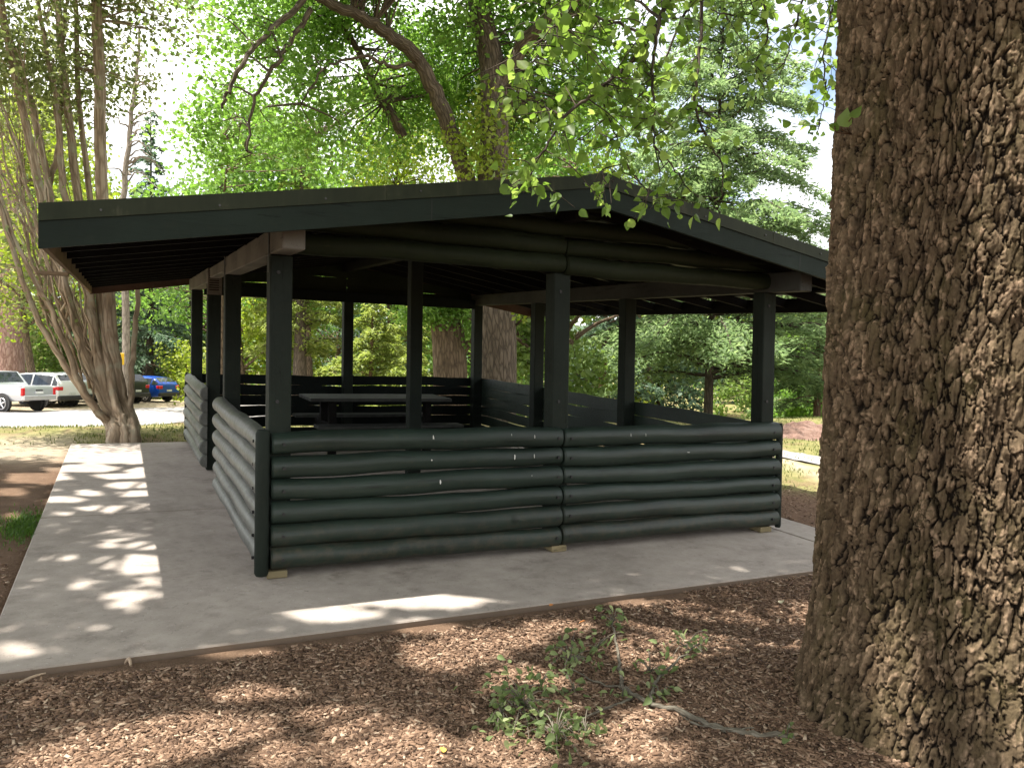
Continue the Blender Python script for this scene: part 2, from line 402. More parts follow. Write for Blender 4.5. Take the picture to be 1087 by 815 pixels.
# ------------------------------------------------------------------ ground
SLAB = (-1.52, 5.07, -1.12, 6.90)
def plane(x, y): return SX*x+SY*y
def terrain(x, y):
    yc = np.where(y > 7.5, 7.5+1.2*np.tanh((y-7.5)/1.2), y)
    yc = np.maximum(yc, -14)
    xc = np.clip(x, -20, 20)
    h = SX*xc+SY*yc
    h = h-1.17*sstep(8.6, 20., y)
    h = h+.35*sstep(30, 90, np.hypot(x, y))*0
    inside = (x > SLAB[0]-.0) & (x < SLAB[1]) & (y > SLAB[2]) & (y < SLAB[3])
    d = np.maximum(np.maximum(SLAB[0]-x, x-SLAB[1]), np.maximum(SLAB[2]-y, y-SLAB[3]))
    near = 1-sstep(.0, 1.2, d)
    bump = (fbm(x*.9, y*.9, s=3)-.5)*.10+(fbm(x*6, y*6, s=9)-.5)*.025
    h = h+bump*sstep(.02, .9, d)-.016-.004*near
    h = np.where(inside, h-.05, h)
    r = np.hypot(x-2.17, y+2.95)
    h = h+.07*np.exp(-np.maximum(r-.55, 0)**2/.12)
    h = np.where((y > 19.5) & (x < 9), np.minimum(h, -.80), h)
    return h
def axis_pts(lo, hi, c, n):
    u = np.linspace(-1, 1, n); k = 6.2; s = np.sinh(k*u)/np.sinh(k)
    return c+np.where(s < 0, -s*(lo-c), s*(hi-c))
gx = axis_pts(-400, 400, 1., 420); gy = axis_pts(-120, 600, -1.5, 420)
X, Y = np.meshgrid(gx, gy, indexing='ij'); Z = terrain(X, Y)
i = np.arange(419)[:, None]*420+np.arange(419)[None]
F = np.stack([i, i+420, i+421, i+1], -1).reshape(-1, 4)
Vg = np.stack([X, Y, Z], -1).reshape(-1, 3); gxv, gyv = Vg[:, 0], Vg[:, 1]
nz = fbm(gxv*1.3, gyv*1.3, s=21); nf = fbm(gxv*5, gyv*5, s=31)
soil = sstep(-1.35, -1.75, gxv)*sstep(.1, 1.2, gyv+ (nz-.5)*2)                                   # bare soil left of the slab
soil = np.maximum(soil, sstep(-1.55, -1.28, gyv+(nf-.5)*.25)*sstep(-1.10, -1.15, gyv)*.85)      # bare strip by the slab edge
soil = np.maximum(soil, .6*sstep(-3.2, -4.2, gxv)*sstep(-.4, .5, gyv))
grass = sstep(6.4, 7.3, gyv+(nz-.5)*2.2)*sstep(30, 22, gyv)
gr2 = sstep(5.9, 6.9, gxv+(nz-.5)*1.6)*sstep(-1.5, 1.2, gyv+(nz-.5)*2)
grass = np.maximum(grass, gr2); grass = np.maximum(grass, sstep(25, 60, np.hypot(gxv, gyv)))
grass = grass*np.where(nf > .62, .45, 1)
dR = gyv-3.64-(gxv-8.86)*.55
sand = (np.exp(-((gxv-7.35-.5*(gyv-1.8)-(nf-.5)*.5)/.22)**2)*sstep(-1, 0, gyv)*sstep(9, 6, gyv)*.8)
sand = np.maximum(sand, .75*sstep(4.9, 5.8, gyv+(nz-.5)*1.2)*sstep(-1.2, -1.7, gxv+(nf-.5)*.5)*sstep(8.5, 7., gyv))
sand = np.maximum(sand, .6*sstep(31.5, 33, gyv)*sstep(60, 50, gyv)*sstep(12, 8, gxv))
ground = mesh_np('ground', Vg, F, M_GROUND, smooth=True, attrs=dict(grass=grass, soil=soil, sand=sand)); tag(ground, kind='structure')

# concrete slab in poured panels with open joints
sb = MB(); xs = [-1.52, 4.62, 5.07]; ys = [-1.12, 2.28, 6.90]; g_ = .009
for a in range(2):
    for b in range(2):
        sb.box(xs[a]+(g_ if a else 0), xs[a+1]-(0 if a else g_), ys[b]+(g_ if b else 0), ys[b+1]-(0 if b else g_), -.12, 0, 0, .008)
slab = sb.build('pavement', M_CONC, shear=True); tag(slab, kind='structure')

def sheet(name, pts, z, m, n=40, wob=.0):
    """strip between two polylines"""
    A, B = [np.array(p, float) for p in pts]
    t_ = np.linspace(0, 1, n)
    def rs(P):
        L = np.concatenate([[0], np.cumsum(np.linalg.norm(np.diff(P, axis=0), axis=1))]); L /= L[-1]
        return np.stack([np.interp(t_, L, P[:, 0]), np.interp(t_, L, P[:, 1])], 1)
    A, B = rs(A), rs(B); A = A+rng.normal(0, wob, A.shape); B = B+rng.normal(0, wob, B.shape)
    k = 7; W_ = np.linspace(0, 1, k)[None, :, None]; P = A[:, None]*(1-W_)+B[:, None]*W_
    P = P.reshape(-1, 2); zz = z(P[:, 0], P[:, 1]) if callable(z) else np.full(len(P), z)
    i = np.arange(n-1)[:, None]*k+np.arange(k-1)[None]; F = np.stack([i, i+k, i+k+1, i+1], -1).reshape(-1, 4)
    o = mesh_np(name, np.column_stack([P, zz]), F, m, smooth=True); tag(o, kind='structure'); return o
sheet('road', ([(-60, 3), (-12, 14.), (-3.75, 19.9), (1.1, 27.0), (9, 34)], [(-60, 30), (-12, 33.), (-5.35, 35.4), (0, 37.6), (9, 42)]), -.770, M_ROAD, 60, .06)
sheet('path', ([gnd(x, y)[:2] for x, y in ((760, 467), (830, 477), (890, 488), (1000, 510))], [gnd(x, y)[:2] for x, y in ((760, 473), (830, 485.5), (890, 498), (1000, 524))]), lambda x, y: terrain(x, y)+.02, M_ROAD, 40, .02)

# ------------------------------------------------------------------ picnic shelter
W, D, p_, HP, m_ = 4.55, 6.865, .15, 2.2, 2.275
HR = 1.0
sh = empty('picnic_shelter', (m_, D/2, plane(m_, D/2)), 'dark green log-walled open picnic shelter with low gable roof on the concrete slab', 'shelter')
def post(x, y, z1=HP, z0=.0, mtl=P_POST, sx=p_, sy=p_):
    b = MB(); b.box(x, x+sx, y, y+sy, z0, z1, b=.008); return b.build('post', mtl, sh, True)
post_xy = [(0, 0), (m_-p_/2, 0), (W-p_, 0), (0, 2.61), (0, 4.37), (0, D-p_), (W-p_, 2.25), (W-p_, 4.53), (m_-p_/2, D-p_), (W-p_, D-p_)]
for x, y in post_xy:
    q = post(x, y, HP if x in (0, W-p_) else HP+.03, .05 if y in (0, D-p_) else .004)
post(m_-p_/2-.03, D/2, 2.62, .004)
def half_log(name, axis, a0, a1, off, zc, sgn, mtl, h=.150, dep=.085, seed=0, bolts=()):
    """D-section log: axis 'x' or 'y' from a0 to a1; flat face at off, bulging sgn*dep"""
    g = np.random.default_rng(seed); n = max(8, int((a1-a0)/.07)); k = 13
    s = np.linspace(a0, a1, n); s = np.concatenate([[a0], [a0+.012], s[1:-1], [a1-.012], [a1]])
    th = np.linspace(-PI/2, PI/2, k); V = []
    for i_, q in enumerate(s):
        wob = .007*math.sin(q*1.7+seed)+.003*math.sin(q*9+seed*5)+.004*math.sin(q*4.3+2*seed); sc = 1+.035*math.sin(seed*7.3)+.05*math.sin(q*1.1+seed*3)+.02*math.sin(q*5+seed)
        e = .86 if i_ in (0, len(s)-1) else 1.
        hh = h*sc*e; dd = dep*sc*e
        for c in th:
            lump = 1+.02*math.sin(3*c+q*2+seed)
            o_, z = off+sgn*dd*math.cos(c)**.8*lump if abs(c) < PI/2-1e-6 else off, zc+wob+hh/2*math.sin(c)
            V.append((q, o_, z) if axis == 'x' else (o_, q, z))
    N_ = len(s); F = [[i*k+j, i*k+j+1, (i+1)*k+j+1, (i+1)*k+j] for i in range(N_-1) for j in range(k-1)]
    F += [[i*k, (i+1)*k, (i+1)*k+k-1, i*k+k-1] for i in range(N_-1)]
    F += [list(range(k))[::-1], [(N_-1)*k+j for j in range(k)]]
    b = MB(); b.add(V, F)
    for q in bolts:
        c = (q, off+sgn*dep*1.0, zc+.007*math.sin(q*1.7+seed)) if axis == 'x' else (off+sgn*dep*1.0, q, zc+.007*math.sin(q*1.7+seed))
        b.disc(c, (0, 1, 0) if axis == 'x' else (1, 0, 0), .011, .02, 10, 1)
    return b.build(name, [mtl, P_BOLT], sh, True, True)
zs = [.05+.0785+.158*i for i in range(6)]
for i, z in enumerate(zs):
    half_log('wall_log', 'x', .012, m_-.006, -.001, z, -1, P_LOGX, seed=i+1, h=.153, bolts=(.09, m_-.06))
    half_log('wall_log', 'x', m_+.006, W+.03, -.001, z, -1, P_LOGX, seed=i+21, h=.153, bolts=(m_+.06, W-.07))
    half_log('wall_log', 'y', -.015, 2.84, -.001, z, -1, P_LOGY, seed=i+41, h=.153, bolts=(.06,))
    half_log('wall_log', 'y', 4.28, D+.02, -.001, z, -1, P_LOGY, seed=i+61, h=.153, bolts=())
    half_log('wall_log', 'y', -.0, 2.32, W+.001, z, 1, P_LOGX, seed=i+81, h=.150)
    half_log('wall_log', 'y', 2.332, 4.60, W+.001, z, 1, P_LOGX, seed=i+101, h=.150)
    half_log('wall_log', 'y', 4.612, D, W+.001, z, 1, P_LOGX, seed=i+121, h=.150)
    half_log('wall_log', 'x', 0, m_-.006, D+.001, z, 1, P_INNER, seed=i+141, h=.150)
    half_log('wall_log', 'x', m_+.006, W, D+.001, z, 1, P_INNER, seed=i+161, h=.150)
# rounded corner covers and joint cover
def corner(x, y, z0, z1, r):
    b = MB(); b.tube([(x, y, z0), (x, y, z0+.02), (x, y, z1-.025), (x, y, z1)], [r*.8, r, r, r*.75], 16); return b.build('corner_pole', P_POST, sh, True, True)
corner(-.046, -.046, .028, 1.012, .047); corner(W+.045, -.03, .035, 1.0, .03); corner(W+.03, D+.03, .03, 1.0, .04); corner(-.035, D+.035, .03, 1.0, .04)
for x, y in ((-.01, -.03), (m_-.09, -.03), (W-.19, -.03)):
    b = MB(); b.box(x, x+.135, y-.03, y+.12, .004, .052, b=.004); b.build('footing_block', P_BLOCK, sh, True)
for x, y in ((-.03, D-.12), (W-.12, D-.12), (m_-.07, D-.12)):
    b = MB(); b.box(x, x+.135, y, y+.14, .004, .052, b=.004); b.build('footing_block', P_BLOCK, sh, True)
b = MB()                                                              # white paint chips on the front logs
gch = np.random.default_rng(5)
for x, i_, w_, h_ in [(1.16, 5, .010, .055), (1.15, 4, .010, .014), (1.22, 3, .012, .04), (1.8, 5, .006, .05), (1.83, 4, .01, .045), (2.0, 5, .006, .03), (2.0, 4, .005, .035), (1.98, 3, .006, .03), (1.93, 1, .012, .02), (2.9, 5, .005, .03), (3.05, 5, .004, .025), (3.5, 4, .03, .006)]:
    zc = zs[i_]+.007*math.sin(x*1.7+(i_+1 if x < m_ else i_+21))+.012; n = 8
    th = np.linspace(0, 2*PI, n, endpoint=False)
    V = [(x+w_*.5*math.cos(a)*gch.uniform(.7, 1.2), -.088-.001+.02*(abs(math.sin(a)*h_)/.1)**2, zc+h_*.5*math.sin(a)*gch.uniform(.7, 1.1)) for a in th]
    V2 = [(a, y+.006, z) for a, y, z in V]
    b.add(V+V2, [list(range(n)), list(range(n, 2*n))[::-1]]+[[j, (j+1) % n, n+(j+1) % n, n+j] for j in range(n)])
o = b.build('paint_chip', P_CHIP, sh, True); tag(o, kind='stuff')
# plates (long beams) on the side walls
def beam(x0, x1, y0, y1, z0, z1, mtl, name='beam', bb=.008):
    b = MB(); b.box(x0, x1, y0, y1, z0, z1, b=bb); return b.build(name, mtl, sh, True)
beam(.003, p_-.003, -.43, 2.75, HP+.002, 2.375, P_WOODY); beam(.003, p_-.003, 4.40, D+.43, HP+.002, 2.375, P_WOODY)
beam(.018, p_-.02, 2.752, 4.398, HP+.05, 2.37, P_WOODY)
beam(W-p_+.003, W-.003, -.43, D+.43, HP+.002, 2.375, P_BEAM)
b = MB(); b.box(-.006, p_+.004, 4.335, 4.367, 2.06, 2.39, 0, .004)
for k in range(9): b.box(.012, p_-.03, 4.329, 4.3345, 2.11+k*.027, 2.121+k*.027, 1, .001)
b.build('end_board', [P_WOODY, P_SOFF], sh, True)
for y in (.07, 2.68):                                                 # straps beside the posts
    beam(-.004, -.0005, y-.02, y+.02, 2.08, 2.38, P_STEEL, 'strap', .0005)
for x in (p_*.5, m_, W-p_*.5):
    for z in (1.2, 2.08):
        b = MB(); b.disc((x-.02, -.002, z), (0, 1, 0), .013, .014, 8); b.build('bolt', P_BOLT, sh, True)
# roof: two slopes
OV, EX, ZE, ZA = -.6065, -1.311, 2.31, 2.905
slp = (ZA-ZE)/(m_-EX); Yb = D+.60
def rz_(x): return ZA-slp*abs(x-m_)
def slope_box(x0, x1, y0, y1, t0, t1, mtl, name, par=sh):
    """board following the roof pitch: t0,t1 below roof top"""
    b = MB(); V = []
    for y in (y0, y1):
        for x in (x0, x1):
            for tt in (t1, t0): V.append((x, y, rz_(x)-tt))
    b.add(V, [[0, 1, 3, 2], [4, 6, 7, 5], [0, 4, 5, 1], [2, 3, 7, 6], [1, 5, 7, 3], [0, 2, 6, 4]])
    return b.build(name, mtl, par, True)
for s0, s1 in ((EX, m_), (m_, 2*m_-EX)):
    # corrugated sheet
    n = 190; yy = np.linspace(OV+.02, Yb-.02, n); V, F = [], []
    for y in yy:
        zz = .009*math.sin((y-OV)*2*PI/.076)
        for x in (s0, s1): V += [(x, y, rz_(x)-.012+zz), (x, y, rz_(x)-.016+zz)]
    for k in range(n-1):
        a = 4*k; F += [[a, a+2, a+6, a+4], [a+1, a+5, a+7, a+3]]
    b = MB(); b.add(V, F); b.build('roof_sheet', P_ROOF, sh, True, True)
    for y0, y1 in ((OV-.012, OV+.022), (Yb-.022, Yb+.012)):
        slope_box(s0, s1, y0, y1, -.012, .083, P_FLASH, 'roof_flashing')
    for y0, y1 in ((OV, OV+.035), (Yb-.035, Yb)):
        slope_box(s0, s1, y0, y1, .084, .232, P_FASC if y0 < 0 else P_BARGE, 'barge_board')
    lo = s0 if s0 < 0 else s1
    yr = np.arange(OV+.55, Yb-.3, .62)
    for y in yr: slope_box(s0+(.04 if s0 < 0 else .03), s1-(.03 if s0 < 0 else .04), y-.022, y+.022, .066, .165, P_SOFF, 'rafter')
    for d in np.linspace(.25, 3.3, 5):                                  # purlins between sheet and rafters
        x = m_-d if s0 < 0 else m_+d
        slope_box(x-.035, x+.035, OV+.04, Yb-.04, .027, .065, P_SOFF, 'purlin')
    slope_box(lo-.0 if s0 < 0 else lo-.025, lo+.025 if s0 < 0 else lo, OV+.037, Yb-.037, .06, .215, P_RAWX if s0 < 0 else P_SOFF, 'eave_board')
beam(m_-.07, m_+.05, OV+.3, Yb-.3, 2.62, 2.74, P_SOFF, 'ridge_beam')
slope_box(m_-.13, m_, OV-.013, Yb+.013, -.022, -.0125, P_FLASH, 'ridge_cap'); slope_box(m_, m_+.13, OV-.013, Yb+.013, -.022, -.0125, P_FLASH, 'ridge_cap')
b = MB(); b.tube([(m_, OV+.05, ZA), (m_, OV+.05, ZA+.045)], [.018, .012], 10); b.build('roof_vent', P_BOLT, sh, True)
b = MB(); b.box(EX-.24, EX-.003, 2.2, 2.34, 2.075, 2.105, b=.003); b.build('stub_board', P_RAWX, sh, True)
for k, x in enumerate(list(np.arange(EX+.3, m_-.1, .62))+list(np.arange(m_+.3, 2*m_-EX, .62))):
    b = MB(); b.disc((x, OV-.014, rz_(x)-.045+.012*math.sin(k*5)), (0, 1, 0), .007, .008, 8); b.build('screw', P_STEEL, sh, True)
for x in (.62, 3.9):                                                  # lapped joints of the flashing and the board
    slope_box(x, x+.05, OV-.0145, OV-.0118, -.0135, .0845, P_FLASH, 'flashing_joint'); slope_box(x+.31, x+.314, OV-.0012, OV-.0001, .088, .23, P_BOLT, 'board_joint')
# gable logs, front and back
for yy_, sg, base in ((0, -1, 200), (D, 1, 230)):
    for i in range(4):
        zc = HP+.095+.15*i; half = (ZA-.03-(zc+.075))/slp
        x0, x1 = max(.155, m_-half), min(W-.155, m_+half)
        if i == 0: x0, x1 = .155, W-.10
        if x1-x0 < .3: continue
        if i < 2: half_log('gable_log', 'x', x0, m_-.004, yy_, zc, sg, P_GABLE, .148, .08, base+i); half_log('gable_log', 'x', m_+.004, x1, yy_, zc, sg, P_GABLE, .148, .08, base+i+7)
        else: half_log('gable_log', 'x', x0, x1, yy_, zc, sg, P_GABLE, .148, .08, base+i)
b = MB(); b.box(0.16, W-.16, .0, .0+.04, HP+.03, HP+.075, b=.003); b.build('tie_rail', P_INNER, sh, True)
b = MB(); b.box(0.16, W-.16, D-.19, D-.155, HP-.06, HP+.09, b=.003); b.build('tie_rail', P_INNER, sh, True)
# ------------------------------------------------------------------ picnic table
TC = np.array([2.35, 5.45]); tb = empty('picnic_table', (TC[0], TC[1], plane(*TC)+.002), 'weathered timber picnic table with attached benches standing inside the shelter', 'picnic table')
def tpart(name, boxes, m=P_TABLE):
    b = MB()
    for x0, x1, y0, y1, z0, z1 in boxes: b.box(TC[0]+x0, TC[0]+x1, TC[1]+y0, TC[1]+y1, z0, z1, b=.006)
    return b.build(name, m, tb, True)
tpart('tabletop', [(-1.0, 1.0, -.40+k*.2, -.40+k*.2+.19, .745, .79) for k in range(4)])
for s in (-1, 1):
    tpart('bench', [(-1.0, 1.0, s*.72-.14, s*.72-.005, .43, .47), (-1.0, 1.0, s*.72+.005, s*.72+.14, .43, .47)])
for s in (-.68, .68):
    for y in (-.25, .25): tpart('leg', [(s-.05, s+.05, y-.05, y+.05, .002, .744)], P_SOFF)
    tpart('crossbar', [(s-.052, s-.002, -.84, .84, .33, .429)], P_SOFF)
#--PART2--
# ------------------------------------------------------------------ trees
def unit(v): return v/(np.linalg.norm(v)+1e-9)
def crown_from_blobs(blobs, n, g, hollow=.35):
    """cluster centres inside ellipsoids (cx,cy,cz,rx,ry,rz), mostly towards their shells, with gaps"""
    w_ = np.array([b[3]*b[4]*b[5] for b in blobs])**.8; w_ /= w_.sum(); out = []
    for k in g.choice(len(blobs), n, p=w_):
        b = blobs[k]; d = g.normal(0, 1, 3); d /= np.linalg.norm(d); r = (hollow+(1-hollow)*g.random()**.6)
        out.append(np.array(b[:3])+d*r*np.array(b[3:6]))
    out = np.array(out)
    s = max(b[3] for b in blobs)*.55
    keep = fbm(out[:, 0]/s+3, out[:, 1]/s+7, out[:, 2]/s+1, 2, int(g.integers(999))) > .40
    return out[keep]
def twigs_to(centres, nodes, g, r=.02, sag=.1, maxn=400):
    res = []
    N_ = np.asarray(nodes)
    for c in centres[:maxn]:
        d = np.linalg.norm(N_-c, axis=1)+.5*np.maximum(0, N_[:, 2]-c[2]); a = N_[np.argmin(d)]
        L = np.linalg.norm(c-a)
        if L < .05: continue
        mid = (a+c)/2+g.normal(0, .12*L, 3)+np.array([0, 0, .10*L])
        p = smooth_path([a, mid, c], 3); res.append((p, rad(p, min(r*1.0, .012*L+.004), .004), 4))
    return res
def leafy(name_root, loc, label, cat, limbs, blobs, ncl, kleaf, spread, lsize, leafm, barkm, seed, group=None, twig_r=.03, shape='quad', sides=10, up=.5, extra=None, flat=.8, drop=None, twigs=True):
    g = np.random.default_rng(seed)
    root = empty(name_root, loc, label, cat, group)
    main = [(l[0], l[1], sides) for l in limbs]
    nodes = np.concatenate([l[0][len(l[0])//3:] for l in limbs])
    C = crown_from_blobs(blobs, ncl, g) if blobs else np.zeros((0, 3))
    if extra is not None: C = np.concatenate([C, extra])
    V, F, A = tubes(main); mesh_np('trunk', V, F, barkm, root, True, dict(bark=A))
    if twigs:
        tw = twigs_to(C, nodes, g, twig_r)
        if tw:
            V, F, A = tubes(tw); mesh_np('branches', V, F, barkm, root, True, dict(bark=A))
    P = np.repeat(C, kleaf, 0)+np.clip(g.normal(0, 1, (len(C)*kleaf, 3)), -2, 2)*np.array([spread, spread, spread*flat])
    if drop is not None: P = P[~drop(P)]
    V, F = leaf_mesh(P, lsize, g, up, .7, shape); mesh_np('crown', V, F, leafm, root)
    return root
def limb(pts, r0, r1, k=6, jit=0., pw=1.): 
    p = smooth_path(pts, k, jit); return p, rad(p, r0, r1, pw)
def px(*tr): return [at(*q) for q in tr]
def foot(x, y): return np.array([x, y, float(terrain(np.array([float(x)]), np.array([float(y)]))[0])])

# --- multi-stemmed gum by the end of the slab
def lb(lst, r0, r1, jit=.01): return limb(px(*lst), r0, r1, 6, jit)
d0 = 11.75
gb = gnd(131, 466)
limbs = []
def stem(x, lst, r0, r1, dy=0., up=.30):
    """stem flaring into the common root collar"""
    p = smooth_path([gnd(x, 468)+[0, dy, -.12], gnd(x, 468)+[0, dy, .10]]+px(*lst), 6, .006); r = rad(p, r0, r1); k = np.linspace(0, 1, len(p)); r = r*.86*(1+.8*np.exp(-k/.04)); limbs.append((p, r))
stem(123, [(122, 445, d0), (109, 420, d0), (86, 360, d0), (59, 275, d0-.1), (40, 190, d0-.2), (12, 60, d0-.4), (-10, -60, d0-.6)], .135, .05, -.02)
stem(130, [(126, 442, d0), (112, 412, d0), (98, 340, d0), (90, 270, d0+.1), (76, 150, d0+.2), (62, 20, d0+.4), (58, -80, d0+.4)], .125, .05, .1)
stem(139, [(138, 445, d0), (128, 420, d0+.1), (118, 360, d0+.1), (114, 280, d0+.2), (108, 190, d0+.2), (106, 90, d0+.2), (102, -10, d0+.2), (98, -90, d0+.2)], .145, .08, .0)
stem(133, [(130, 445, d0-.15), (122, 425, d0-.1), (108, 340, d0+.1), (98, 230, d0+.3), (84, 110, d0+.5), (80, 0, d0+.5)], .09, .04, -.08)
stem(118, [(115, 450, d0-.1), (104, 436, d0-.2), (84, 410, d0-.3), (64, 380, d0-.4), (32, 320, d0-.6), (8, 245, d0-.9), (-20, 150, d0-1)], .085, .03, .05)
limbs += [lb([(118, 452, d0), (95, 425, d0-.3), (78, 390, d0-.4), (54, 330, d0-.5), (20, 262, d0-.8), (-8, 180, d0-1)], .06, .02),
         lb([(138, 440, d0), (141, 380, d0+.3), (146, 320, d0+.5), (144, 270, d0+.6)], .045, .03),
         lb([(60, 290, d0), (52, 200, d0), (30, 100, d0-.1), (2, 15, d0-.1)], .06, .03), lb([(98, 330, d0), (70, 215, d0), (60, 120, d0), (40, 0, d0)], .06, .03),
         lb([(48, 215, d0), (62, 150, d0+.2), (66, 60, d0+.3), (72, -10, d0+.3)], .05, .025)]
g = np.random.default_rng(41)
for k in range(26):                                   # thin whippy stems leaning left
    x0 = g.uniform(45, 110); y0 = 445-(110-x0)*1.2-g.uniform(0, 60); dx = g.uniform(40, 130); dd = d0+g.uniform(-1., .6)
    limbs.append(lb([(x0, y0, d0), (x0-dx*.3, y0-g.uniform(70, 110), dd), (x0-dx*.65, y0-g.uniform(160, 220), dd), (x0-dx, y0-g.uniform(260, 360), dd)], g.uniform(.010, .026), .004, .03))
sunpx_trunk = []
gumblobs = []
for (x, y, d, rx, rz) in [(10, 30, 12.6, 1.2, .9), (70, -30, 13, 1.2, .8), (30, 120, 13.5, .8, .7), (120, -50, 13.2, 1.3, .8), (165, 0, 13.6, .7, .5), (95, 60, 14, .9, .6), (-10, 200, 12.6, .7, .9), (130, 90, 14, .6, .5), (20, 290, 12.8, .5, .7)]:
    c = at(x, y, d-1.3); gumblobs.append((*c, rx, rx, rz))
for dx, dz, r in ((-1.65, 5.3, 1.0), (-2.6, 7.9, 1.2)): gumblobs.append((*(gb+[dx, .25, dz]), r, r, .7))  # clumps added up the sun's path to shade the trunk base
leafy('multi_stemmed_tree', gb, 'leaning multi-stemmed tree with bare peeling trunks at the far end of the concrete slab', 'tree', limbs, gumblobs, 500, 34, .28, .085, L_GUM, B_GUM, 11, twig_r=.02, sides=12)

# --- big deciduous tree straight behind the shelter
d1 = 17.
tb0 = foot(*at(528, 415, d1)[:2])
limbs = [limb([tb0+[0, 0, -.2], at(528, 400, d1), at(526, 335, d1), at(516, 250, d1), at(513, 210, d1)], .40, .44, 6),
         limb(px((515, 250, d1), (502, 212, d1), (492, 180, d1), (478, 138, d1-.2), (458, 90, d1-.5), (440, 58, d1-.8), (412, 36, d1-1.2), (380, 16, d1-1.6), (345, 0, d1-2), (310, -45, d1-2.5)), .22, .08, 6, .02),
         limb(px((513, 250, d1), (522, 200, d1+.1), (525, 140, d1+.2), (523, 75, d1+.3), (514, 30, d1+.3), (503, -20, d1+.4), (490, -90, d1+.5), (480, -200, d1)), .36, .16, 6),
         limb(px((524, 95, d1+.3), (545, 62, d1+.1), (566, 36, d1-.2), (600, 8, d1-.6), (650, -40, d1-1)), .18, .10, 6, .02),
         limb(px((428, 145, d1+1), (412, 115, d1+.8), (398, 92, d1+.7), (378, 50, d1+.6), (350, 20, d1+.5)), .11, .06, 6, .02),
         limb(px((352, -32, d1-2), (314, 10, d1-2.3), (287, 32, d1-2.6), (262, 60, d1-3), (243, 96, d1-3.2), (236, 115, d1-3.2)), .065, .025, 6, .02),
         limb(px((330, 10, d1-2), (308, 45, d1-2.2), (290, 72, d1-2.4), (268, 110, d1-2.5), (262, 160, d1-2.5)), .055, .02, 6, .02),
         limb(px((446, 68, d1-.6), (420, 70, d1-1), (390, 62, d1-1.3), (350, 68, d1-1.6), (320, 110, d1-2)), .05, .015, 6, .03),
         limb(px((548, 345, d1), (556, 338, d1-.3), (566, 336, d1-.5)), .03, .015)]
blobs = []
for (x, y, d, rx, rz) in [(240, 60, 15, 1.5, 1.1), (300, 110, 16, 1.7, 1.1), (380, 60, 17.5, 1.8, 1.2), (330, -20, 16, 1.8, 1.), (440, 0, 16.5, 1.8, 1.), (440, 120, 19.5, 1.7, 1.3), (560, -20, 18, 1.9, 1.1), (590, 70, 18.5, 1.5, 1.2), (640, 20, 18, 1.8, 1.), (520, 90, 20, 1.6, 1.4), (230, 140, 16, 1.1, .8), (370, 155, 18.5, 1.4, .8), (620, 120, 19, 1.2, .7), (700, -30, 17, 1.5, .8), (560, 150, 19.5, 1.2, .7), (470, 60, 19.5, 1.6, 1.), (300, 30, 18, 1.6, 1.), (500, -100, 16, 2.5, 1.), (350, -90, 15, 2.5, 1.), (640, -90, 16, 2.2, 1.)]:
    blobs.append((*at(x, y, d), rx, rx, rz))
leafy('maple_tree', tb0, 'large tree with forked dark trunk and bright green crown rising behind the shelter roof', 'tree', limbs, blobs, 1700, 58, .30, .115, L_MAPLE, B_MID, 12, twig_r=.03, sides=16, up=1., flat=.5)
# sprouting shoots on its trunk
root = bpy.data.objects['maple_tree']; g = np.random.default_rng(77)
C = np.concatenate([at(x, y, d1-.5)+g.normal(0, 1, (220, 3))*[.28, .2, .28] for x, y in ((508, 165), (528, 170), (492, 150), (518, 120))]+[at(560, 330, d1-.5)+g.normal(0, 1, (60, 3))*.15])
V, F = leaf_mesh(C, .11, g, .5, .75); mesh_np('shoots', V, F, L_YEL, root)

# --- pollarded trunk
d2 = 20.; pb = foot(*at(478, 415, d2)[:2])
limbs = [limb([pb+[0, 0, -.2], at(478, 400, d2), at(476, 360, d2), at(474, 345, d2)], .44, .40), limb(px((476, 365, d2), (487, 340, d2), (489, 318, d2)), .18, .07), limb(px((480, 395, d2), (490, 376, d2), (500, 362, d2), (512, 355, d2)), .13, .06), limb(px((472, 360, d2), (462, 345, d2), (458, 325, d2)), .17, .07)]
blobs = [(*at(x, y, d2-.3), r, r, r*.8) for x, y, r in ((462, 322, .6), (478, 330, .5), (492, 322, .6), (510, 350, .4), (470, 300, .7), (440, 335, .4))]
leafy('pollarded_tree', pb, 'squat pollarded tree with leafy shoots, seen left of the forked trunk through the shelter', 'tree', limbs, blobs, 110, 40, .2, .11, L_MAPLE, B_BROWN, 13)

